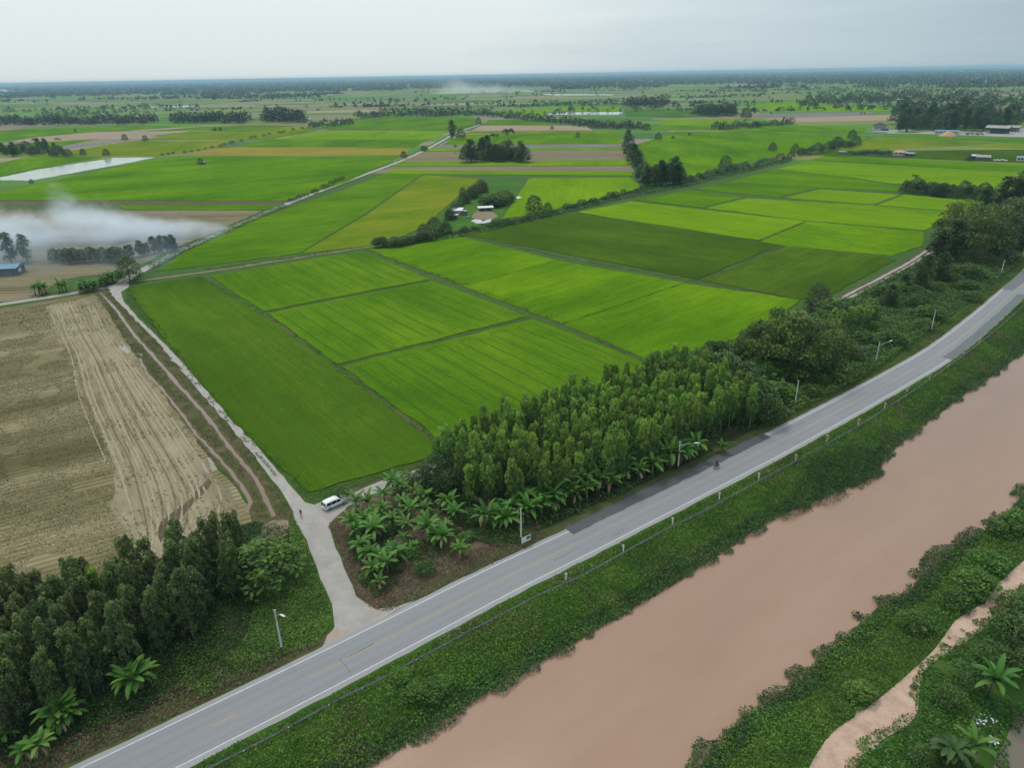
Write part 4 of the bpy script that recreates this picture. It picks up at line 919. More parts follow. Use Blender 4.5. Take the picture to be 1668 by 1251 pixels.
for x, y, h, l in ((1487,1122,7,'tiny shrub standing alone on the sand path'),(1577,1036,6,'small tuft on the upper part of the sand path')): kindtree(SHRUBD, x, y, h, l, 3.2, 'bush', 'bush')
p = G(1545, 1250); thing('palm_tree', PALM[1], (p.x, p.y, -4.5), 'dark coconut palm at the bottom right corner', 'palm', None, 1.0)
# isolated and grouped trees over the plain: (kind, x, y, h, label)
def row(K, native, pts, n, hr, label, cat='tree', group=None, name='tree', jy=1.5, wide=(.9, 1.3)):
    acc_ = [0]
    for a, b_ in zip(pts[:-1], pts[1:]): acc_.append(acc_[-1]+math.hypot(b_[0]-a[0], b_[1]-a[1]))
    for i in range(n):
        s = acc_[-1]*(i+U(.1, .9))/n; k = max(j for j in range(len(acc_)-1) if acc_[j] <= s); t = (s-acc_[k])/(acc_[k+1]-acc_[k])
        x = pts[k][0]+(pts[k+1][0]-pts[k][0])*t; y = pts[k][1]+(pts[k+1][1]-pts[k][1])*t+U(-jy, jy)
        kindtree(K, x, y, U(*hr), label, native, cat, name, group, U(*wide))
mid_ = [(ROUND,9,870,347,27,'large round dark tree alone beside the hedge path'),(ROUND,9,892,346,15,'smaller round tree right of the large round one'),(ROUND,9,785,312,18,'dark tree in the homestead, farthest from the path'),(ROUND,9,754,318,12,'small round tree on the field edge behind the homestead'),(ROUND,9,690,388,22,'grey green tree left of the homestead track'),(ROUND,9,708,384,28,'bushy tree at the lower left of the homestead'),(ROUND,9,728,381,18,'dark tree beside the path at the homestead entrance'),
 (ROUND,9,212,458,38,'big dark tree at the fork of the lanes'),(TALL,11,20,430,46,'large tree half hidden in smoke at the left edge'),(TALL,11,45,426,40,'tree in the smoke behind the blue roofed shed'),(ROUND,9,327,268,10,'round tree alone in the big rice field'),(ROUND,9,237,230,9,'round dark tree alone between two olive fields'),(ROUND,9,204,229,10,'pale tree left of the round dark tree in the olive field'),(ROUND,9,174,254,11,'wide tree at the back edge of the flooded field'),(ROUND,9,136,253,10,'pale palm-like tree left of the flooded field tree'),(ROUND,9,350,213,6,'left tree of a small pair in the green field'),(ROUND,9,359,213,6,'right tree of a small pair in the green field'),(ROUND,9,123,215,5,'tiny tree alone on the far left green field'),(ROUND,9,52,299,7,'bush on the dike of the flooded field'),
 (TALL,11,737,226,26,'tall tree of the pair beside the far lane'),(ROUND,9,751,226,15,'rounded tree right of the tall one beside the far lane'),(ROUND,9,779,202,10,'round tree where the far lane ends'),(ROUND,9,658,258,11,'bush leaning over the far lane'),(ROUND,9,689,246,8,'small bush on the left edge of the far lane'),(ROUND,9,694,245,7,'second small bush on the edge of the far lane'),
 (ROUND,9,1181,277,22,'dark round tree on a bare trunk beside the hedge'),(ROUND,9,1258,246,13,'round tree alone in the field beyond the hedge'),(ROUND,9,1387,228,15,'tree at the far end of the hedge'),(ROUND,9,899,211,6,'small tree on the pink fallow field'),(ROUND,9,941,224,8,'small tree in the far rice beyond the wet strip'),(ROUND,9,1072,228,11,'dark tree alone right of the tree line'),(ROUND,9,1096,226,5,'tiny tree right of the lone dark tree'),(ROUND,9,1123,221,5,'tiny round tree near the white track'),(ROUND,9,547,296,6,'bush beside the long lane'),(ROUND,9,1215,194,17,'round tree at the right of the mid tree group')]
for K, nv, x, y, h, l in mid_: kindtree(K, x, y, h, l, nv)
for x, y, h, l in ((805,250,28,'coconut palm left in the dark grove'),(829,250,34,'coconut palm rising from the middle of the dark grove'),(742,250,12,'slender palm left of the dark grove'),(62,246,18,'palm among the trees at the left edge of the plain'),(98,243,16,'palm right of the left tree group'),(1487,305,18,'palm standing in the orchard beside the green field')):
    p = G(x, y); s = hm(x, y, h)/9.5; thing('palm_tree', PALM[0], (p.x, p.y, 0), l, 'palm', None, s)
row(ROUND+TALL, 10, [(760,262),(800,259),(855,263)], 26, (16, 30), 'dark tree in the dense grove in the fallow strips', group='trees of the dark grove', jy=4)
row(ROUND+TALL, 10, [(1022,235),(1028,262),(1040,280),(1052,301)], 13, (14, 30), 'tree in the line running down to the hedge path', group='trees of the line down to the hedge')
row(ROUND+TALL, 10, [(1050,304),(1110,300)], 11, (22, 36), 'tall dark tree in the clump at the bend of the hedge', group='clump at the bend of the hedge', jy=2)
row(SHRUBD, 3.2, [(612,404),(640,402),(700,393)], 16, (9, 16), 'green bush in the hedge below the homestead', 'bush', 'bushes below the homestead', 'bush', 3)
row(SHRUBD, 3.2, [(745,382),(800,372),(870,357),(930,341),(1000,322),(1060,308)], 30, (6, 11), 'small bush in the hedge along the path behind the plot', 'bush', 'hedge bushes along the path', 'bush', 1.5)
row(SHRUBD, 3.2, [(1110,299),(1200,277),(1290,257)], 22, (6, 11), 'bush in the hedge left of the far houses', 'bush', 'hedge bushes left of the far houses', 'bush', 1.5)
row(ROUND, 9, [(1290,254),(1340,246),(1400,236)], 14, (9, 16), 'tree in the upper end of the hedge', group='trees at the upper end of the hedge', jy=3)
row(ROUND, 9, [(722,372),(738,350),(752,335),(770,322),(790,310)], 15, (10, 18), 'tree in the strip along the left side of the homestead', group='trees along the left of the homestead')
row(SHRUB, 2.8, [(792,338),(812,330),(826,326)], 22, (10, 18), 'fruit bush in the garden right of the homestead', 'bush', 'garden bushes of the homestead', 'bush', 5)
row(ROUND, 9, [(85,427),(130,428),(195,427),(205,424)], 11, (18, 26), 'round orchard tree in the row below the smoke', group='orchard row below the smoke', jy=1.5, wide=(.8, 1.0))
row(TALL, 11, [(205,422),(245,415),(292,408)], 10, (16, 26), 'slender tree right of the orchard row by the lane', group='slender trees by the lane', jy=2)
row(ROUND, 9, [(1470,312),(1520,316),(1570,320),(1612,326)], 22, (12, 22), 'orchard tree between the two bright rice fields', group='orchard between the rice fields', jy=4)
row(SHRUBD, 3.2, [(1462,312),(1540,322),(1620,330)], 14, (6, 10), 'low orchard bush in front of the orchard trees', 'bush', 'low bushes of the orchard', 'bush', 2)
row(ROUND+TALL, 10, [(2,252),(50,250),(112,252)], 22, (9, 18), 'tree in the group at the left edge of the plain', group='tree group at the left edge', jy=4)
row(SHRUBD, 3.2, [(470,330),(505,318),(560,292)], 14, (4, 9), 'small bush on the verge of the long lane', 'bush', 'bushes on the verge of the long lane', 'bush', 1.5)
row(SHRUBD, 3.2, [(255,255),(302,250),(365,237),(430,222),(520,206)], 22, (3, 6), 'small bush on the dike between the far fields', 'bush', 'bushes on the dike between the far fields', 'bush', 1)
# far tree belts, each tree one object
BELT = []
def belt(pts, n, hr, jy=3):
    L_ = [0]
    for a, b_ in zip(pts[:-1], pts[1:]): L_.append(L_[-1]+math.hypot(b_[0]-a[0], b_[1]-a[1]))
    for i in range(n):
        s_ = L_[-1]*(i+U(.1, .9))/n; k = max(j for j in range(len(L_)-1) if L_[j] <= s_); t = (s_-L_[k])/(L_[k+1]-L_[k])
        x = pts[k][0]+(pts[k+1][0]-pts[k][0])*t; y = pts[k][1]+(pts[k+1][1]-pts[k][1])*t+U(-jy, jy); p = G(x, y); h = hm(x, y, U(*hr)); BELT.append((p.x, p.y, h*U(.38, .6), h))
for a in (([(0,203),(120,202),(255,200)], 95, (9, 16)), ([(60,188),(120,187),(200,186)], 24, (5, 10)), ([(280,199),(340,198),(405,199)], 52, (10, 18)), ([(430,197),(470,197),(495,200)], 32, (14, 22)),
 ([(505,205),(560,203),(575,200)], 26, (6, 11)), ([(580,192),(640,189),(700,188),(780,187)], 70, (6, 14)), ([(780,188),(860,196),(960,206),(1056,211)], 90, (7, 13), 2), ([(840,176),(930,170),(1016,165),(1090,160)], 60, (4, 7), 1),
 ([(1016,173),(1050,172),(1090,172)], 26, (9, 15), 1), ([(1160,209),(1185,210),(1230,207),(1290,203)], 34, (7, 12), 2), ([(1300,172),(1380,168),(1450,163),(1540,160),(1668,172)], 150, (7, 13), 8), ([(1456,180),(1520,186),(1600,190),(1690,196)], 90, (10, 20), 7),
 ([(1330,150),(1440,147),(1560,150),(1690,152)], 60, (4, 7), 3), ([(0,182),(150,180),(330,178)], 30, (4, 8), 2), ([(840,185),(1000,182),(1130,180)], 16, (4, 7), 2)): belt(*a)
row(ROUND, 9, [(1132,186),(1165,189),(1195,187)], 14, (12, 20), 'tree in the group left of the fallow field', group='group left of the fallow field')
row(ROUND+TALL, 10, [(1462,210),(1520,208),(1580,205),(1645,206)], 62, (17, 32), 'tall dark tree in the forest behind the far compound', group='forest behind the far compound', jy=9)

def stuff_trees(name, pts, rr, hh, nl, label, M_=M_far):
    P, Lf, T = [], [], []
    for (x, y), r, h, nleaf in zip(pts, rr, hh, nl):
        d = rand_unit(nleaf); d[:, 2] = np.abs(d[:, 2]); k = rng.uniform(.6, 1, (nleaf, 1))
        P.append(np.array((x, y, h*.12))+d*k*np.array((r, r, h*.88))); Lf.append(np.full(nleaf, max(r, h*.5)*.75*math.sqrt(13/nleaf)*1.15)); T.append(np.clip(.4+rng.normal(0, .18)+rng.normal(0, .14, nleaf), 0, 1))
    P, Lf, T = np.concatenate(P), np.concatenate(Lf), np.concatenate(T)
    A = rand_unit(len(P)); A[:, 2] *= .45; A /= np.linalg.norm(A, axis=1, keepdims=True)
    V, Fq = leafquads(P, A, Lf*1.1, np.minimum(Lf, 9)*.75, rand_unit(len(P))*.7+np.array((0, 0, .6)))
    o = link(name, npmesh(name, V, Fq, M_, np.repeat(T, 4))); return tag(o, label, 'trees', kind='stuff')
pts = []
for k in range(120):
    d = math.exp(U(math.log(1150), math.log(4600))); a = U(-.72, .72)
    if random.random() < .35: a = U(.2, .72)
    x, y = math.sin(a)*d, math.cos(a)*d; an = random.gauss(0, .16); L_ = U(60, 520); n = int(L_/U(9, 22))
    for i in range(n):
        t = U(-.5, .5)*L_; pts.append((x+math.cos(an)*t+random.gauss(0, 3), y+math.sin(an)*t+random.gauss(0, 5)))
for k in range(260):
    d = math.exp(U(math.log(900), math.log(4500))); a = U(-.72, .72); pts.append((math.sin(a)*d, math.cos(a)*d))
# keep the given fields clear of the random ones
keep = []
for (x, y) in pts:
    v = Vector((x, y, -CAMH)); dd = v.dot(Fv)
    py = CY+F*v.dot(dn)/dd
    if py < 186: keep.append((x, y))
pts = keep; n = len(pts)
stuff_trees('distant_trees', pts+[(q[0], q[1]) for q in BELT], list(rng.uniform(2.5, 6, n))+[q[2] for q in BELT], list(rng.uniform(4, 11, n))+[q[3] for q in BELT], [13]*n+[110]*len(BELT), 'scattered trees and hedgerows far across the plain')
pts, rr, hh = [], [], []
while len(pts) < 24000:
    d = math.exp(U(math.log(3300), math.log(30000))); a = U(-.74, .74); x, y = math.sin(a)*d, math.cos(a)*d
    th = .60-.34*min(1, (d-3300)/2200)-(.10 if a > .15 else 0)-.3*max(0, (d-6500)/10000)
    if float(vnoise(x, y*.45, 520, 2))*.7+float(vnoise(x, y*.6, 170, 7))*.3 < th: continue
    pts.append((x, y)); q = d/4500; rr.append(U(7, 12)*max(1, q)); hh.append(U(10, 18)*(1+.5*max(0, a-.3)))
stuff_trees('distant_woodland', pts, rr, hh, [13]*len(pts), 'blue hazy woodland along the horizon')

# machine lines through the young rice
M_tram = soil_mat('gap_in_rice', (.022, .065, .005), (.034, .088, .006), (.050, .110, .008), .5)
M_tram2 = soil_mat('gap_in_rice_pale', (.036, .062, .005), (.050, .085, .005), (.066, .108, .006), .12)
def tramlines(pix, n, first=0, r0=.4, pad=3.2, wd=.20, z=.205, m_=None):
    q = [G(*p) for p in pix]; q = [Vector((p.x, p.y, 0)) for p in q]      # far left, far right, near right, near left corner
    pts_ = []
    for i in range(n):
        t = (i+.5)/n; a, b_ = q[0].lerp(q[1], t), q[3].lerp(q[2], t); d = (b_-a).normalized(); a = a+d*pad; b_ = b_-d*pad
        k = 14; seg_ = [a.lerp(b_, j/k)+Vector((-d.y, d.x, 0))*U(-.14, .14) for j in range(k+1)]
        pts_.append(seg_ if i % 2 == first else seg_[::-1])
    for i in range(0, n-1, 2):
        l_ = smooth_line(pts_[i][:-1]+[pts_[i][-1]]+pts_[i+1], 1.2)
        ribbon('rice_track', l_, -wd, wd, z, m_ or M_tram, .05)
tramlines([(344,450),(590,409.5),(697,455),(432,506)], 12, 1)
tramlines([(440,511),(704,459),(853,515.5),(552,592)], 12, 1)
tramlines([(561,597.5),(868,521),(1070,601),(722,716)], 12, 1)
tramlines([(268,545),(428,515),(712,728),(500,800)], 10, 1, wd=.13, m_=M_tram2)
# stubble rows as short straw tufts
def rowmask(ang, period, wid, sd, wb=.35, cut=.25):
    ca, sa = math.cos(ang), math.sin(ang)
    def f(x, y):
        v = -x*sa+y*ca+(vnoise(x, y, 14, sd)-.5)*wb+(vnoise(x, y, 3, sd+1)-.5)*.22; u = (v/period) % 1
        return (np.abs(u-.5) < wid/2) & (vnoise(x, y, 5, sd+2) > cut)
    return f
scatter('stubble', [(-100,620),(0,560),(60,540),(95,560),(130,585),(118,610),(130,640),(150,660),(160,700),(178,740),(188,790),(180,830),(205,860),(215,900),(180,960),(0,1010),(-150,1100)], 26, .24, (.30, .10), M_stubl, 'rows of cut rice stubble across the harvested field', .8, (2, .7), .5, maskf=rowmask(angrow, 1.5, .5, 3), seed=31, tvar=.2)
scatter('stubble', [(-60,530),(0,510),(80,495),(82,512),(95,560),(60,540),(0,560),(-100,620)], 5, .3, (.5, .18), M_stubl, 'rows of cut rice stubble at the far side of the harvested field', .8, (2, .7), .5, maskf=rowmask(angrow, 1.5, .5, 3), seed=32, tvar=.2)
scatter('straw', [(80,512),(72,500),(140,485),(160,490),(180,520),(208,560),(232,600),(262,650),(305,705),(338,757),(372,800),(390,840),(340,900),(250,930),(215,900),(205,860),(180,830),(188,790),(178,740),(160,700),(150,660),(130,640),(118,610),(125,585),(95,560)], 11, .20, (.42, .13), M_stubl, 'trampled straw and weeds on the pale headland', .2, (2, .7), .5, maskf=rowmask(angrow2, 1.3, .34, 7, .5, .5), seed=33, tvar=.22)

# ------------------------------------------------------------------ buildings
def pm(n, c, r=.6, me=0.0): return mat(n, c, r, me)
M_blue = soil_mat('blue_metal_roof', (.11, .19, .26), (.16, .26, .34), (.21, .32, .40), .6, bump=.2)
M_wroof = soil_mat('white_metal_roof', (.45, .46, .46), (.58, .59, .60), (.66, .67, .67), .6, bump=.2)
M_oroof = soil_mat('orange_roof', (.34, .20, .11), (.45, .28, .17), (.52, .34, .22), .6, bump=.2)
M_droof = soil_mat('dark_hip_roof', (.035, .05, .065), (.055, .075, .09), (.075, .095, .11), .6, bump=.2)
M_wall = soil_mat('plaster_wall', (.26, .25, .23), (.38, .37, .34), (.47, .46, .43), .4, bump=.2)
M_bwall = soil_mat('blue_wall', (.07, .10, .12), (.10, .14, .16), (.14, .18, .20), .4, bump=.2)
M_tin = soil_mat('grey_tin', (.20, .19, .17), (.30, .285, .26), (.38, .36, .33), .7, bump=.2)
M_glass = pm('window_glass', (.02, .028, .035), .15); M_wood = pm('door_wood', (.10, .07, .045)); M_dark = pm('dark_void', (.02, .02, .02), .9)
def building(name, px, py, w, d, h, rh, kind, wm, rm, label, rz=0.0, nwin=2, over=.5, open_=False, cat='house'):
    p = G(px, py); e_ = empty(name, (p.x, p.y, 0), rz-math.atan2(p.x, p.y)); tag(e_, label, cat)
    if open_:
        for sx_ in (-1, 0, 1):
            for sy in (-1, 1): MB().tube([(sx_*w*.46, sy*d*.44, 0), (sx_*w*.46, sy*d*.44, h)], .14, 6).build('post', M_tin, e_)
        MB().box((0, d*.44, h*.45), (w*.9, .12, h*.9)).build('back_wall', wm, e_)
    else:
        MB().box((0, 0, h/2), (w, d, h)).build('wall', wm, e_)
        for i in range(nwin):
            x = -w/2+w*(i+.6)/(nwin+.6); wd = min(1.2, w*.16)
            f = MB().box((x, -d/2-.03, h*.58), (wd+.16, .06, h*.32+.16)).build('window', M_wall if wm != M_wall else M_wood, e_)
            MB().box((x, -d/2-.075, h*.58), (wd, .03, h*.32)).build('pane', M_glass, f)
        f = MB().box((w*.40, -d/2-.035, 1.0), (min(1.0, w*.2), .07, 2.0)).build('door', M_wood, e_)
        MB().box((w*.40-.3, -d/2-.09, 1.0), (.06, .05, .12)).build('handle', M_tin, f)
    W2, D2 = w/2+over, d/2+over; b = MB(); t = .12
    if kind == 'gable':
        q = [(-W2, -D2, h), (W2, -D2, h), (W2, D2, h), (-W2, D2, h), (-W2, 0, h+rh), (W2, 0, h+rh)]
        fc = [(0, 1, 5, 4), (2, 3, 4, 5), (0, 4, 3), (1, 2, 5), (3, 2, 1, 0)]
    elif kind == 'hip':
        k_ = max(.05, W2-D2); q = [(-W2, -D2, h), (W2, -D2, h), (W2, D2, h), (-W2, D2, h), (-k_, 0, h+rh), (k_, 0, h+rh)]
        fc = [(0, 1, 5, 4), (2, 3, 4, 5), (0, 4, 3), (1, 2, 5), (3, 2, 1, 0)]
    else:
        q = [(-W2, -D2, h), (W2, -D2, h), (W2, D2, h+rh), (-W2, D2, h+rh), (-W2, -D2, h+t), (W2, -D2, h+t), (W2, D2, h+rh+t), (-W2, D2, h+rh+t)]
        fc = [(3, 2, 1, 0), (4, 5, 6, 7), (0, 1, 5, 4), (1, 2, 6, 5), (2, 3, 7, 6), (3, 0, 4, 7)]
    b.add([(x, y, z+.004) for x, y, z in q], fc).build('roof', rm, e_)
    return e_
e_ = building('shed', 8, 446, 13, 7.5, 3.1, 1.2, 'gable', M_bwall, M_blue, 'long shed with a blue metal roof at the left edge', R(-28), 1, .8)
MB().box((6.52+.03, -.6, 1.7), (.05, 2.6, 1.5)).build('banner', M_wroof, e_)
h_ = building('farmhouse', 744, 350, 6.5, 4.5, 2.9, .8, 'shed', M_wall, M_wroof, 'white roofed farmhouse left in the homestead', R(-12), 2)
building('shed', 739, 356, 4.0, 3.0, 2.0, .4, 'shed', M_bwall, M_wroof, 'small lean-to in front of the white roofed farmhouse', R(-12), 1, .3, cat='shed')
building('shed', 756, 350, 3.2, 3.0, 2.4, .6, 'gable', M_bwall, M_tin, 'small dark annex right of the white roofed farmhouse', R(-12), 1, .3, cat='shed')
building('open_shed', 791, 343, 8.5, 3.0, 1.9, .5, 'shed', M_bwall, M_wroof, 'long low open shed with a white roof in the homestead', R(10), 0, .4, True, 'shed')
MB().box((0, 0, .5), (1.6, 1.2, 1.0)).box((0, 0, 1.03), (1.8, 1.4, .06))
def tank(px, py, r, h, label):
    p = G(px, py); e_ = empty('water_tank', (p.x, p.y, 0)); tag(e_, label, 'water tank')
    MB().tube([(0, 0, 0), (0, 0, h*.85), (0, 0, h)], [r, r, r*.5], 12).build('tank', M_tin, e_, True); MB().tube([(0, 0, h+.003), (0, 0, h+.12)], r*.3, 10).build('lid', M_dark, e_)
tank(763, 354, .9, 1.1, 'low round water tank on the homestead grass')
sheet('homestead_yard', [(768,352),(778,343),(802,345),(812,352),(800,358),(775,357)], .075, M_track, .5, 2)
sheet('pond_water', [(766,360),(772,357),(784,358),(786,360.5),(800,356),(800,361),(790,363.5),(778,364)], .08, mat('pale_pond', (.30, .30, .29), .08, 0, .7), .5, 1.5)
sheet('puddle', [(839,322),(846,320),(850,322),(843,324)], .25, mat('white_puddle', (.42, .42, .40), .1, 0, .6), .3, 1.5)
building('field_hut', 331, 267, 5, 3, 1.7, .7, 'gable', M_tin, M_tin, 'small field hut beside the lone tree in the big rice field', 0, 1, .3, cat='hut')
for x, y, w, rm, l in ((208,193,12,M_oroof,'low pale house at the left inside the far tree belt'),(222,192,11,M_wroof,'white roofed house in the far tree belt'),(240,191,12,M_blue,'blue roofed house in the far tree belt'),(365,198,15,M_oroof,'orange roofed house in front of the belt'),(376,197,12,M_oroof,'brown roofed house right of the orange one'),(533,203,8,M_wroof,'tiny white shed by the far field corner'),(553,203,6,M_wroof,'tiny white shed right of the first tiny shed'),(502,196,6,M_wroof,'tiny white hut at the edge of the dark block'),(1468,164,16,M_wroof,'pale roof in the woods at the upper right'),(1561,182,13,M_wroof,'white roof among the woods above the compound'),(1549,185,14,M_droof,'dark roof beside the white one in the woods'),(1622,186,16,M_oroof,'long brown roof among the trees at the right'),(774,183,10,M_oroof,'small pale house at the end of the thin belt')):
    building('house', x, y, w, w*.6, 3.0, 1.8, 'gable', M_wall, rm, l, U(-.2, .2), 2)
sheet('yard', [(1400,216),(1445,211),(1500,212),(1600,214),(1640,207),(1690,208),(1690,224),(1600,221),(1500,217.5)], .07, M_concr, .8, 10)
hh_ = building('villa', 1432, 212, 14, 12, 6.2, 3.4, 'hip', M_wall, M_droof, 'two storey house with a dark hipped roof inside a white fence', R(8), 4, 1.2)
building('annex', 1441, 212.5, 8, 5, 2.6, .9, 'gable', M_bwall, M_blue, 'blue roofed annex right of the hipped roof house', R(8), 2, cat='annex')
def fence(pa, pb, h, n, mt, label, name='fence'):
    a, b_ = G(*pa), G(*pb); d = b_-a; L_ = d.length; e_ = empty(name, (a.x, a.y, 0), math.atan2(d.y, d.x)); tag(e_, label, 'fence')
    for i in range(n+1): MB().box((L_*i/n, 0, h/2), (.35, .35, h)).build('post', mt, e_)
    for i in range(n): MB().box((L_*(i+.5)/n, 0, h*.42), (L_/n-.36, .12, h*.84)).build('panel', mt, e_)
fence((1408, 216.5), (1445, 217), 2.0, 10, M_wall, 'white fence in front of the hipped roof house')
fence((1412, 253), (1480, 257), 1.8, 14, M_bwall, 'dark netting fence in front of the orange roofed farmhouse')
building('warehouse', 1542, 218, 25, 7, 3.6, 1.0, 'gable', M_wall, M_blue, 'long low building with a light blue roof behind the sand pile', 0, 6, cat='warehouse')
# sand pile
p = G(1544, 221); n = 40; b = MB(); vv = []
for i in range(7):
    for k in range(24):
        a = 6.283*k/24; r = 10*(1-i/7)**.9; vv.append((math.cos(a)*r*(1+.12*math.sin(3*a+i)), math.sin(a)*r*.7, 5.6*(i/7)**.9+.15*math.sin(5*a)))
fc = [(i*24+k, i*24+(k+1) % 24, (i+1)*24+(k+1) % 24, (i+1)*24+k) for i in range(6) for k in range(24)]+[tuple(6*24+k for k in range(24))]
b.add(vv, fc); M_pile = soil_mat('orange_sand', (.30, .17, .10), (.42, .26, .16), (.50, .33, .22), .4)
tag(b.build('sand_pile', M_pile, None, True, (p.x, p.y, 0)), 'large orange sand pile in the far yard', 'sand pile')
def truck(px, py, label):
    p = G(px, py); e_ = empty('dump_truck', (p.x, p.y, 0), R(0)); tag(e_, label, 'truck')
    MB().prism([(-5, 1.3), (2.2, 1.3), (2.6, 3.1), (-5.2, 3.1)], -1.35, 1.35).build('load_bed', M_tin, e_)
    c_ = MB().prism([(2.8, .9), (5.0, .9), (5.0, 1.9), (4.6, 3.0), (2.8, 3.0)], -1.25, 1.25).build('cab', M_wroof, e_)
    MB().box((4.86, 0, 2.35), (.06, 2.1, .8), M=Matrix.Rotation(R(-20), 3, 'Y')).build('windscreen', M_glass, c_)
    MB().box((0, 0, 1.1), (9.6, .9, .35)).build('chassis', M_dark, e_)
    for x in (-3.8, -2.5, 3.7):
        for y in (-1.15, 1.15): MB().tube([(x, y-.18, .5), (x, y+.18, .5)], .5, 14).build('wheel', M_dark, e_)
truck(1580, 219, 'grey dump truck parked right of the sand pile'); truck(1596, 219.5, 'second grey dump truck with a white cab, nearer the big open shed')
building('open_shed', 1625, 217, 22, 14, 6.5, 2.6, 'gable', M_bwall, M_tin, 'large open shed with a grey roof in the far yard', R(-14), 0, 1.5, True, 'shed')
building('open_shed', 1648, 214, 14, 10, 5.0, 1.8, 'shed', M_wall, M_tin, 'lower open shed right of the large one', R(-14), 0, 1.0, True, 'shed')
building('farmhouse', 1465, 253, 9.5, 7, 3.2, 1.5, 'hip', M_wall, M_oroof, 'farmhouse with an orange roof behind the dark netting fence', R(-6), 2, .9)
building('carport', 1481, 254, 8, 6, 2.4, 1.1, 'gable', M_bwall, M_blue, 'blue and white roofed carport right of the orange roof', R(-14), 0, .6, True, 'carport')
building('hut', 1372, 251, 5.5, 3.5, 2.2, .9, 'gable', M_bwall, M_blue, 'small hut with a pale blue roof beside the hedge', R(-8), 1, .4, cat='hut')
building('farmhouse', 1600, 261, 9.5, 6, 3.0, 1.6, 'gable', M_bwall, M_tin, 'farmhouse with a grey gable roof near the right edge', R(8), 3, .8)
building('lean_to', 1588, 260, 5.5, 5, 3.4, .6, 'shed', M_bwall, M_wroof, 'tall lean-to with a white roof left of the grey farmhouse', R(4), 0, .5, True, 'shed')
building('house', 1664, 262, 7.5, 5, 3.0, 1.1, 'gable', M_wall, M_blue, 'pale house with a light blue roof cut by the right edge', R(10), 3, .5)
gW = 'white sacks in the far field'
for i in range(9):
    p = G(1619+i*2.6, 261.5+U(-.6, .6)); tag(MB().ell((0, 0, .5), (.85, .6, .55), 9, 6).build('white_sack', M_wroof, None, True, (p.x, p.y, 0)), 'white sack in the line between the two farmhouses at the right', 'sack', gW)
row(FAR, 11, [(1575,262),(1582,262)], 4, (7, 10), 'small tree left of the grey farmhouse', group='trees left of the grey farmhouse', jy=.5)
row(SHRUBD, 3.2, [(1385,252),(1400,252),(1450,252)], 18, (4, 8), 'garden bush behind the dark netting fence', 'bush', 'garden bushes behind the netting', 'bush', 1)

# ------------------------------------------------------------------ street lamps, guardrail, chevron posts, sign
M_pole = soil_mat('concrete_pole', (.36, .35, .33), (.46, .45, .43), (.54, .53, .51), 1.2, bump=.2)
M_galv = pm('galvanised_steel', (.30, .33, .36), .45, .5); M_lamp = pm('lamp_lens', (.6, .62, .62), .3)
def lamp(px, py, h, label, arm=2.8, braces=True, az=None):
    p = G(px, py); e_ = empty('street_lamp', (p.x, p.y, 0)); tag(e_, label, 'street lamp')
    MB().box((0, 0, h/2), (.01, .01, .01))
    b = MB(); b.tube([(0, 0, 0), (0, 0, h)], [.17, .11], 8); b.build('pole', M_pole, e_)
    MB().tube([(0, 0, 0), (0, 0, .9)], [.185, .178], 8).build('base_band', M_brown, e_)
    if arm:
        d = Vector((.63, -.77, 0)) if az is None else Vector((math.cos(az), math.sin(az), 0))
        MB().tube([d*.08+Vector((0, 0, h-.9)), d*arm*.5+Vector((0, 0, h-.45)), d*arm+Vector((0, 0, h-.15))], .05, 6).tube([d*.08+Vector((0, 0, h-1.6)), d*arm*.4+Vector((0, 0, h-.6))], .03, 5).build('arm', M_galv, e_)
        hd = MB().tube([d*(arm-.25)+Vector((0, 0, h-.16)), d*(arm+.2)+Vector((0, 0, h-.08)), d*(arm+.85)+Vector((0, 0, h-.02))], [.06, .15, .10], 8).build('lamp_head', M_lamp, e_)
    MB().box((0, 0, h+.06), (.5, .07, .09)).build('crossbar', M_galv, e_)
lamp(460, 1062, 7.3, 'street lamp pole with a short braced arm left of the lane junction', 1.3, az=R(-35))
lamp(849, 882, 6.7, 'bare concrete pole beside the roadside notice board', 0)
lamp(1104, 765, 6.4, 'street lamp with a long arm over the verge by the motorcyclist', 2.9, az=R(-12))
lamp(1294, 664, 6.8, 'street lamp pole rising from the vines, first beyond the dark asphalt patch', 0)
lamp(1425, 596, 6.8, 'street lamp whose long arm shows above the vines', 3.2, az=R(15))
lamp(1516, 541, 6.8, 'street lamp pole in the vines, third before the right edge', 0)
lamp(1629, 452, 6.8, 'street lamp pole near the far end of the road', 0)
lamp(1664, 424, 6.8, 'farthest street lamp pole at the right edge', 0)
rail = smooth_line([G(x, y, .62) for x, y in ((330,1256),(437,1202),(560,1135),(614,1109),(701,1062),(812,1003),(886,965),(940,941),(987,916),(1072,869),(1150,830),(1235,784),(1320,738),(1397,694),(1440,667),(1514,618),(1594,560),(1640,522),(1690,478))], 2)
rail = [Vector((-62, 33, 0)), Vector((-52, 43, 0))]+rail
e_ = empty('guardrail', (rail[0].x, rail[0].y, 0)); tag(e_, 'weathered steel guardrail running along the canal side of the road', 'guardrail')
o0 = Vector((rail[0].x, rail[0].y, 0)); b = MB(); prof = [(0, .80), (.045, .76), (.045, .70), (.0, .645), (.045, .60), (.045, .54), (0, .50)]
for i, p in enumerate(rail):
    t = (rail[min(i+1, len(rail)-1)]-rail[max(i-1, 0)]).normalized(); s = Vector((-t.y, t.x, 0))
    for k, (q, z) in enumerate(prof): b.v.append(Vector((p.x, p.y, 0))-o0+s*q+Vector((0, 0, z)))
    for k, (q, z) in enumerate(prof): b.v.append(Vector((p.x, p.y, 0))-o0+s*(q-.012)+Vector((0, 0, z)))
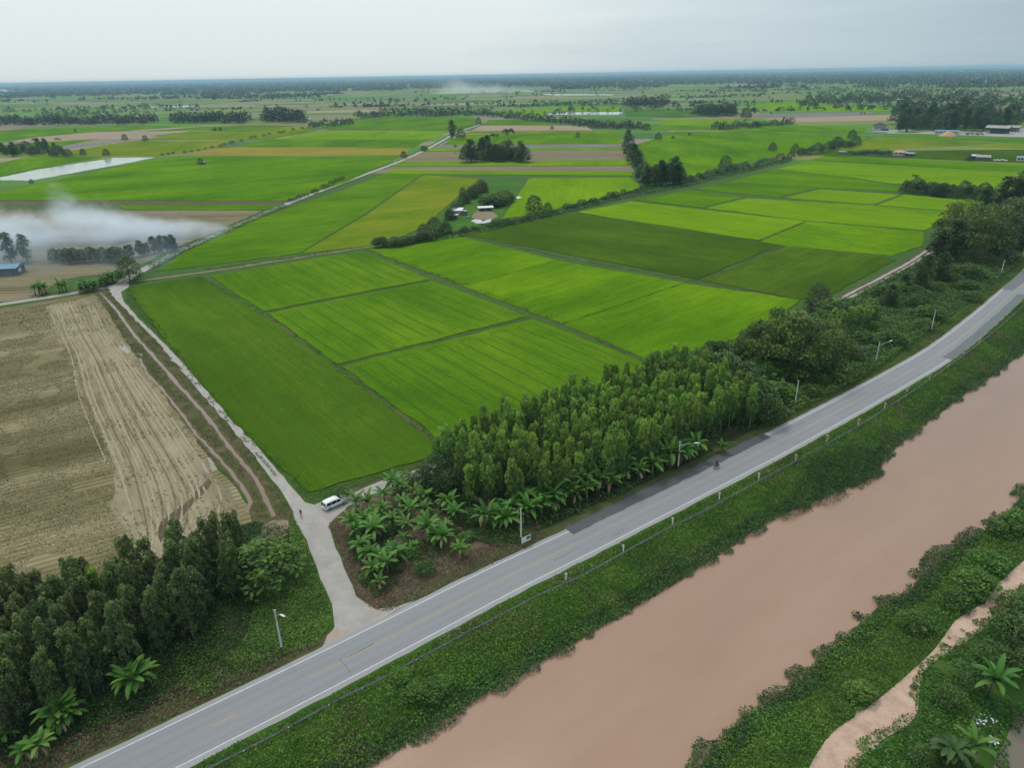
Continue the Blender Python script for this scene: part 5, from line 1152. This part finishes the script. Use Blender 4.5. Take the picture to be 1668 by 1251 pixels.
for i in range(len(rail)-1):
    for k in range(6):
        q = i*14+k; b.f.append((q, q+1, q+15, q+14)); b.f.append((q+7, q+21, q+22, q+8))
b.build('rail', M_galv, e_, True)
for i in range(0, len(rail), 2):
    p = rail[i]; q = Vector((p.x, p.y, 0))-o0; q += Vector((.12, -.12, 0)); MB().box((q.x, q.y, .32), (.12, .12, .8)).build('post', M_galv, e_)
M_chev = pm('chevron_yellow', (.55, .30, .05), .5); M_black = pm('black_paint', (.02, .02, .02), .5); M_wpost = pm('white_post_paint', (.62, .62, .60), .6); M_sback = pm('sign_back', (.16, .20, .24), .5, .3)
chev_lab = ['nearest white chevron post, right of the leafy shrub', 'second white chevron post along the guardrail', 'third white chevron post along the guardrail', 'fourth chevron post, level with the end of the dark asphalt patch', 'fifth chevron post, opposite the reeds', 'sixth chevron post, above the widest bank', 'seventh chevron post with an orange face', 'eighth chevron post with an orange face', 'ninth chevron post with an orange face', 'tenth chevron post before the far road repair', 'eleventh chevron post beside the far road repair', 'twelfth chevron post along the curve', 'thirteenth chevron post along the curve', 'farthest chevron post on the curve']
for i, (x, y) in enumerate(((922,950),(1015,903),(1095,858),(1171,816),(1235,784),(1295,753),(1346,721),(1397,694),(1440,667),(1477,640),(1513,619),(1543,600),(1569,579),(1594,561))):
    p = G(x, y); t = at_s(s_of(p)+2)-at_s(s_of(p)-2); e_ = empty('chevron_post', (p.x, p.y, -.1), math.atan2(t.y, t.x)+R(188 if i < 5 else -6), 1.0); tag(e_, chev_lab[i], 'chevron post', 'chevron posts along the guardrail')
    MB().box((0, 0, .95), (.16, .16, 1.9)).build('post', M_wpost, e_)
    f = MB().box((-.115, -.12, 1.52), (.06, .62, .68)).build('panel', M_chev, e_)
    b = MB()
    for s_ in (-1, 1): b.box((-.152, -.12, 1.52+s_*.13), (.012, .16, .36), M=Matrix.Rotation(s_*R(42), 3, 'X'))
    b.build('chevron', M_black, f); MB().box((-.078, -.12, 1.52), (.012, .62, .68)).build('panel_back', M_sback, f)
    MB().box((.02, -.26, 1.50), (.10, .34, .50)).build('reflector_box', M_sback, e_)
# roadside board
p = G(857, 889); e_ = empty('notice_board', (p.x, p.y, 0), R(36)); tag(e_, 'small white notice board with a green picture beside the bare pole', 'sign board')
for s_ in (-1, 1): MB().box((s_*.85, .06, .85), (.08, .08, 1.7)).build('leg', M_wood, e_)
f = MB().box((0, 0, 1.35), (1.9, .05, 1.05)).build('board', M_wpost, e_)
MB().box((.45, -.032, 1.5), (.8, .012, .55)).build('picture', pm('picture_green', (.03, .09, .06)), f)
b = MB()
for k, (x, w, z) in enumerate(((-.45, .75, 1.68), (-.45, .6, 1.5), (-.4, .8, 1.32), (0, 1.5, 1.12), (.05, 1.3, .96))): b.box((x, -.031, z), (w, .010, .05))
b.build('text_lines', pm('faded_grey_text', (.36, .39, .42)), f)
M_rub = pm('white_plastic', (.5, .52, .54), .4)
def rubbish(px, py, r, label, M_=M_rub):
    p = G(px, py); n = 60; P = np.stack([rng.normal(0, r, n), rng.normal(0, r*.6, n), rng.uniform(.05, .35, n)], -1)
    V, Fq = leafquads(P, rand_unit(n)*np.array((1, 1, .3)), rng.uniform(.2, .5, n), rng.uniform(.15, .35, n), rand_unit(n)+np.array((0, 0, 1)))
    tag(link('rubbish', npmesh('rubbish', V, Fq, M_), None, (p.x, p.y, tz(p)+.3)), label, 'rubbish', kind='stuff')
rubbish(1600, 1173, .8, 'heap of white plastic rubbish on the slope at the lower right')
rubbish(1618, 1195, .4, 'small scatter of rubbish below the white heap')
# ------------------------------------------------------------------ people
M_skin = pm('skin', (.30, .17, .11), .5); M_shirt = pm('black_shirt', (.015, .016, .02), .8); M_short = pm('beige_shorts', (.34, .31, .26), .8); M_hair = pm('black_hair', (.01, .01, .01), .6); M_shoe = pm('dark_shoe', (.05, .05, .05), .6)
def skin_mesh(name, V, E_, Rr, mt, parent, sub=1):
    me = bpy.data.meshes.new(name); me.from_pydata([tuple(v) for v in V], E_, []); o = link(name, me, parent)
    md = o.modifiers.new('skin', 'SKIN'); md.use_smooth_shade = True
    for i, r in enumerate(Rr): me.skin_vertices[0].data[i].radius = (r, r) if not isinstance(r, tuple) else r
    me.skin_vertices[0].data[0].use_root = True
    s = o.modifiers.new('sub', 'SUBSURF'); s.levels = s.render_levels = sub
    me.materials.append(mt); return o
def person(loc, rz, label, J, clothes=(M_shirt, M_short), helmet=False, parent=None):
    """J: joint positions: pelvis, chest, neck, head, (shoulder, elbow, wrist, hip, knee, ankle, toe) x2 (left, right)"""
    e_ = empty('person', loc, rz); tag(e_, label, 'person')
    V = [J['pelvis'], J['chest'], J['neck'], J['head'], J['head']+Vector((0, 0, .12))]; E_ = [(0, 1), (1, 2), (2, 3), (3, 4)]; Rr = [(.15, .11), (.16, .11), .055, (.078, .095), (.06, .07)]
    for s in ('l', 'r'):
        a = len(V); V += [J['sh'+s], J['el'+s], J['wr'+s]]; Rr += [.06, .043, .03]; E_ += [(1, a), (a, a+1), (a+1, a+2)]
        d = (J['wr'+s]-J['el'+s]).normalized(); sd_ = d.cross(Vector((0, 0, 1))).normalized(); pl = len(V); V.append(J['wr'+s]+d*.07); Rr.append((.038, .016)); E_.append((a+2, pl))
        for f_ in range(4):
            k = len(V); q = J['wr'+s]+d*.10+sd_*(f_-1.5)*.021; L_ = (.062, .072, .068, .052)[f_]; V += [q, q+d*L_*.55, q+d*L_+Vector((0, 0, -.015))]; Rr += [.009, .0085, .007]; E_ += [(pl, k), (k, k+1), (k+1, k+2)]
        k = len(V); q = J['wr'+s]+d*.035+sd_*.04; V += [q, q+d*.035+sd_*.025]; Rr += [.011, .009]; E_ += [(a+2, k), (k, k+1)]
        a = len(V); V += [J['hi'+s], J['kn'+s], J['an'+s], J['to'+s]]; Rr += [.085, .058, .04, .035]; E_ += [(0, a), (a, a+1), (a+1, a+2), (a+2, a+3)]
    skin_mesh('body', V, E_, Rr, M_skin, e_)
    V = [J['pelvis']+Vector((0, 0, .06)), J['chest'], J['neck']-Vector((0, 0, .03))]; E_ = [(0, 1), (1, 2)]; Rr = [(.175, .135), (.185, .135), .075]
    for s in ('l', 'r'): a = len(V); V += [J['sh'+s], J['sh'+s].lerp(J['el'+s], .75)]; Rr += [.078, .062]; E_ += [(1, a), (a, a+1)]
    skin_mesh('shirt', V, E_, Rr, clothes[0], e_)
    V = [J['pelvis']+Vector((0, 0, .04))]; E_ = []; Rr = [(.172, .13)]
    for s in ('l', 'r'): a = len(V); V += [J['hi'+s], J['hi'+s].lerp(J['kn'+s], 1.05)]; Rr += [.105, .082]; E_ += [(0, a), (a, a+1)]
    skin_mesh('shorts', V, E_, Rr, clothes[1], e_)
    for s in ('l', 'r'): MB().ell((J['an'+s]+J['to'+s])/2-Vector((0, 0, .02)), (.055, .13, .045), 8, 6).build('shoe', M_shoe, e_, True)
    hd = J['head']+Vector((0, 0, .06))
    if helmet: MB().ell(hd+Vector((0, -.01, .02)), (.135, .15, .14), 12, 8).build('helmet', M_shirt, e_, True)
    else:
        MB().ell(hd+Vector((0, -.022, .035)), (.092, .105, .10), 12, 8).build('hair', M_hair, e_, True)
    b = MB(); b.ell(hd+Vector((0, .098, -.015)), (.014, .022, .022), 6, 5)
    for s in (-1, 1): b.ell(hd+Vector((s*.03, .088, .02)), (.012, .008, .008), 6, 4); b.ell(hd+Vector((s*.083, 0, -.01)), (.012, .022, .03), 6, 5)
    b.box(hd+Vector((0, .092, -.06)), (.045, .01, .01)); b.build('face_features', M_skin, e_, True)
    return e_
v3 = lambda *a: Vector(a)
stand = dict(pelvis=v3(0, 0, .93), chest=v3(0, 0, 1.28), neck=v3(0, .01, 1.47), head=v3(0, .03, 1.56),
 shl=v3(-.19, 0, 1.40), ell=v3(-.25, .05, 1.12), wrl=v3(-.10, .27, 1.18), hil=v3(-.10, 0, .86), knl=v3(-.13, .03, .48), anl=v3(-.16, 0, .08), tol=v3(-.18, .14, .04),
 shr=v3(.19, 0, 1.40), elr=v3(.25, .05, 1.12), wrr=v3(.10, .27, 1.18), hir=v3(.10, 0, .86), knr=v3(.13, .03, .48), anr=v3(.16, 0, .08), tor=v3(.18, .14, .04))
p = G(491, 843); person((p.x, p.y, .03), R(160), 'person in a black shirt and light shorts standing on the gravel junction', stand)
# motorcycle heading away along the left side of the road
p = G(1167, 763); t = at_s(s_of(p)+2)-at_s(s_of(p)-2); hz = math.atan2(t.y, t.x)-math.pi/2
M_red2 = pm('dark_bike_paint', (.03, .035, .04), .3); M_tyre = pm('rubber', (.02, .02, .02), .8); M_chrome = pm('chrome', (.5, .5, .5), .25, 1)
e_ = empty('motorcycle', (p.x, p.y, .07), hz); tag(e_, 'small dark motorcycle riding on the dark asphalt strip', 'motorcycle')
for y in (-.62, .62):
    b = MB(); pts = [(0, y+.27*math.cos(a*math.pi/8), .29+.27*math.sin(a*math.pi/8)) for a in range(17)]; b.tube(pts, .045, 6, False)
    w_ = b.build('wheel', M_tyre, e_, True); b = MB()
    for k in range(5): a = k*math.pi/5; b.tube([(0, y+.25*math.cos(a), .29+.25*math.sin(a)), (0, y-.25*math.cos(a), .29-.25*math.sin(a))], .008, 4)
    b.build('spokes', M_chrome, w_)
MB().prism([(-.62, .62), (-.3, .45), (.15, .35), (.45, .75), (.35, .95), (.25, .75), (-.1, .62), (-.55, .74)], -.11, .11).build('frame_body', M_red2, e_).rotation_euler = (0, 0, math.pi/2)
MB().ell((0, -.22, .78), (.13, .36, .06), 10, 6).build('seat', M_tyre, e_, True)
MB().tube([(-.32, .30, 1.02), (-.1, .42, 1.0), (.1, .42, 1.0), (.32, .30, 1.02)], .018, 6).build('handlebar', M_chrome, e_)
MB().tube([(.05, .62, .29), (.03, .42, .95)], .025, 6).tube([(-.05, .62, .29), (-.03, .42, .95)], .025, 6).build('fork', M_chrome, e_)
MB().ell((0, .52, .9), (.09, .07, .09), 8, 6).build('headlight', M_lamp, e_, True); MB().box((0, -.72, .72), (.14, .06, .07)).build('tail_light', pm('tail_red', (.4, .02, .02), .3), e_)
MB().tube([(.16, -.1, .32), (.18, -.75, .38)], .04, 6).build('exhaust', M_chrome, e_)
ride = dict(pelvis=v3(0, -.22, .90), chest=v3(0, -.10, 1.25), neck=v3(0, -.03, 1.44), head=v3(0, 0, 1.54),
 shl=v3(-.19, -.08, 1.37), ell=v3(-.32, .10, 1.15), wrl=v3(-.31, .26, 1.06), hil=v3(-.10, -.18, .87), knl=v3(-.17, .18, .72), anl=v3(-.17, .02, .34), tol=v3(-.17, .16, .30),
 shr=v3(.19, -.08, 1.37), elr=v3(.32, .10, 1.15), wrr=v3(.31, .26, 1.06), hir=v3(.10, -.18, .87), knr=v3(.17, .18, .72), anr=v3(.17, .02, .34), tor=v3(.17, .16, .30))
person((p.x, p.y, .07), hz, 'person in dark clothes and helmet riding the motorcycle', ride, (M_shirt, pm('dark_trousers', (.05, .055, .07), .8)), True)
# ------------------------------------------------------------------ white van
M_vw = mat('white_car_paint', (.62, .63, .65), .25, 0, .6); M_vg = mat('car_glass', (.012, .018, .022), .08, 0, .6)
a, b_ = G(529, 835), G(563, 820); hv = math.atan2((b_-a).y, (b_-a).x)
p = G(546, 824); e_ = empty('van', (p.x, p.y, .035), hv); tag(e_, 'white van with dark windows parked at the start of the dirt track', 'van')
prof = [(-2.32, .45), (-2.36, .75), (-2.34, 1.05), (-2.22, 1.50), (-2.0, 1.72), (-1.2, 1.80), (.1, 1.78), (.65, 1.62), (1.35, 1.12), (1.95, 1.00), (2.28, .82), (2.36, .55), (2.3, .32), (-2.25, .30)]
bm = bmesh.new(); rings = []
for y, ins in ((-.90, 0), (-.45, 0), (.45, 0), (.90, 0)):
    ring = []
    for x, z in prof:
        k = max(0, (z-1.0)/.8); yy = y*(1-.20*k) if abs(y) > .5 else y; xx = x*(.965 if abs(y) > .5 else 1.0); ring.append(bm.verts.new((xx, yy, z-(.04*k if abs(y) > .5 else 0))))
    rings.append(ring)
n = len(prof)
for r in range(3):
    for k in range(n): bm.faces.new((rings[r][k], rings[r+1][k], rings[r+1][(k+1) % n], rings[r][(k+1) % n]))
bm.faces.new(rings[0]); bm.faces.new(rings[-1][::-1]); bmesh.ops.recalc_face_normals(bm, faces=bm.faces)
bmesh.ops.bevel(bm, geom=[e2 for e2 in bm.edges if len(e2.link_faces) == 2 and e2.calc_face_angle(0) > .5], offset=.05, segments=2, affect='EDGES')
me = bpy.data.meshes.new('body'); bm.to_mesh(me); bm.free(); me.materials.append(M_vw); me.polygons.foreach_set('use_smooth', [True]*len(me.polygons)); body = link('body', me, e_)
def yside(z, e=.012): return .90*(1-.20*max(0, (z-1.0)/.8))+e
for s in (-1, 1):
    for x0, x1, x2, x3 in ((-2.08, -1.10, -1.15, -1.95), (-1.04, -.05, -.05, -1.07), (.01, 1.12, .52, .01)):
        lo, hi_ = 1.08, 1.58
        MB().add([(x0, s*yside(lo), lo), (x1, s*yside(lo), lo), (x2, s*yside(hi_), hi_), (x3, s*yside(hi_), hi_), (x0, s*(yside(lo)-.03), lo), (x1, s*(yside(lo)-.03), lo), (x2, s*(yside(hi_)-.03), hi_), (x3, s*(yside(hi_)-.03), hi_)], [(0, 1, 2, 3), (0, 4, 5, 1), (1, 5, 6, 2), (2, 6, 7, 3), (3, 7, 4, 0)]).build('side_window', M_vg, e_)
    for x in (-1.5, 1.5):
        w_ = MB().tube([(x, s*.73, .33), (x, s*.93, .33)], .335, 20).build('wheel', M_tyre, e_, False); MB().tube([(x, s*.925, .33), (x, s*.945, .33)], .20, 14).build('rim', M_galv, w_)
    MB().box((2.26, s*.68, .82), (.16, .34, .16)).build('headlight', M_lamp, e_); MB().box((-2.33, s*.76, 1.02), (.10, .16, .42)).build('tail_light', pm('tail_lamp', (.35, .02, .02), .3), e_)
    MB().ell((.75, s*1.0, 1.13), (.08, .10, .09), 8, 6).build('mirror', M_vw, e_, True)
    MB().box((-.10, s*.905, .72), (.14, .02, .04)).build('door_handle', M_galv, e_)
MB().add([(.66, -.70, 1.58), (.66, .70, 1.58), (1.33, .80, 1.13), (1.33, -.80, 1.13), (.70, -.70, 1.62), (.70, .70, 1.62), (1.37, .80, 1.165), (1.37, -.80, 1.165)], [(4, 5, 6, 7), (0, 1, 5, 4), (1, 2, 6, 5), (2, 3, 7, 6), (3, 0, 4, 7), (3, 2, 1, 0)]).build('windscreen', M_vg, e_)
MB().add([(-2.31, -.66, 1.50), (-2.31, .66, 1.50), (-2.375, .74, 1.12), (-2.375, -.74, 1.12), (-2.2, -.66, 1.50), (-2.2, .66, 1.50), (-2.3, .74, 1.12), (-2.3, -.74, 1.12)], [(0, 1, 2, 3), (0, 4, 5, 1), (1, 5, 6, 2), (2, 6, 7, 3), (3, 7, 4, 0)]).build('rear_window', M_vg, e_)
MB().box((-2.375, 0, .80), (.02, .46, .14)).build('number_plate', M_wpost, e_); MB().box((-2.36, 0, .48), (.10, 1.6, .16)).build('bumper', M_vw, e_)

# ------------------------------------------------------------------ smoke and haze
def smoke(name, pa, pb, width, height, dens_, label, scale=.05, taper=True, bright=(.94, .97, 1.0)):
    a, b_ = G(*pa), G(*pb); d = b_-a; L_ = d.length; ang = math.atan2(d.y, d.x)
    me = mesh(name, *(lambda q: (q.v, q.f))(MB().box((L_/2, 0, height/2), (L_, width, height))))
    M_ = bpy.data.materials.new(name); M_.use_nodes = True; nt_ = M_.node_tree; nt_.nodes.clear()
    o_ = nt_.nodes.new('ShaderNodeOutputMaterial'); v_ = nt_.nodes.new('ShaderNodeVolumePrincipled'); v_.inputs['Color'].default_value = (*bright, 1)
    class Q(NG):
        def __init__(s): s.nt = nt_
    g = Q(); tcx = g.n('ShaderNodeTexCoord'); sp_ = g.n('ShaderNodeSeparateXYZ'); g.l(tcx.outputs['Object'], sp_.inputs[0])
    nn = g.noise(scale, 7, .66, 0, 1.7, tcx.outputs['Object'], .9); nb_ = g.noise(scale*.35, 2, .5, 0, 1.3, tcx.outputs['Object'])
    u = g.math('DIVIDE', sp_.outputs[0], L_)                                   # 0 at the fire, 1 far downwind
    top = g.math('MULTIPLY', g.math('POWER', g.math('MAXIMUM', u, .001), .55), height) if taper else g.math('ADD', height*.9, 0)
    zz = g.math('DIVIDE', sp_.outputs[2], g.math('MAXIMUM', top, .5))
    yy = g.math('ABSOLUTE', g.math('DIVIDE', sp_.outputs[1], width/2))
    fall = g.math('ADD', g.math('MULTIPLY', g.math('POWER', zz, 1.3), .44), g.math('MULTIPLY', g.math('POWER', yy, 2.0), .45))
    val = g.math('SUBTRACT', g.math('MULTIPLY_ADD', nb_, .5, nn), g.math('ADD', fall, .47))
    fade = g.math('MULTIPLY', g.mrange(u, 0, .04), g.mrange(u, 1.0, .86))
    dd = g.math('MULTIPLY', g.math('MULTIPLY', g.mrange(val, 0, .30), dens_), fade)
    g.l(dd, v_.inputs['Density']); g.l(v_.outputs[0], o_.inputs['Volume']); me.materials.append(M_)
    o = link(name, me, None, (a.x, a.y, .3), ang); tag(o, label, 'smoke', kind='stuff'); return o
smoke('smoke', (374, 381), (-90, 404), 52, 27, .075, 'white smoke drifting left from the burning stubble field', .11, bright=(.88, .94, 1.0))
smoke('smoke', (235, 372), (95, 366), 26, 34, .05, 'thin column of smoke rising above the left field', .12, bright=(.85, .92, 1.0))
smoke('smoke', (300, 418), (-110, 446), 90, 20, .012, 'thin bluish smoke hanging over the trees at the left edge', .04, False, (.62, .78, .95))
smoke('smoke', (872, 149), (700, 153), 300, 80, .005, 'distant smoke rising on the horizon', .016, True)
smoke('smoke', (38, 149), (-60, 152), 160, 60, .02, 'small distant smoke plume at the left horizon', .014)
hz_ = MB().box((0, 33500, 39.5), (121000, 74000, 89)); me = mesh('haze', hz_.v, hz_.f)
M_h = bpy.data.materials.new('haze'); M_h.use_nodes = True; nt_ = M_h.node_tree; nt_.nodes.clear()
o_ = nt_.nodes.new('ShaderNodeOutputMaterial'); v_ = nt_.nodes.new('ShaderNodeVolumePrincipled')
v_.inputs['Color'].default_value = (.40, .60, .80, 1); v_.inputs['Density'].default_value = 8e-5; v_.inputs['Anisotropy'].default_value = 0
nt_.links.new(v_.outputs[0], o_.inputs['Volume']); me.materials.append(M_h)
tag(link('haze', me), 'pale blue haze over the plain', 'haze', kind='stuff')
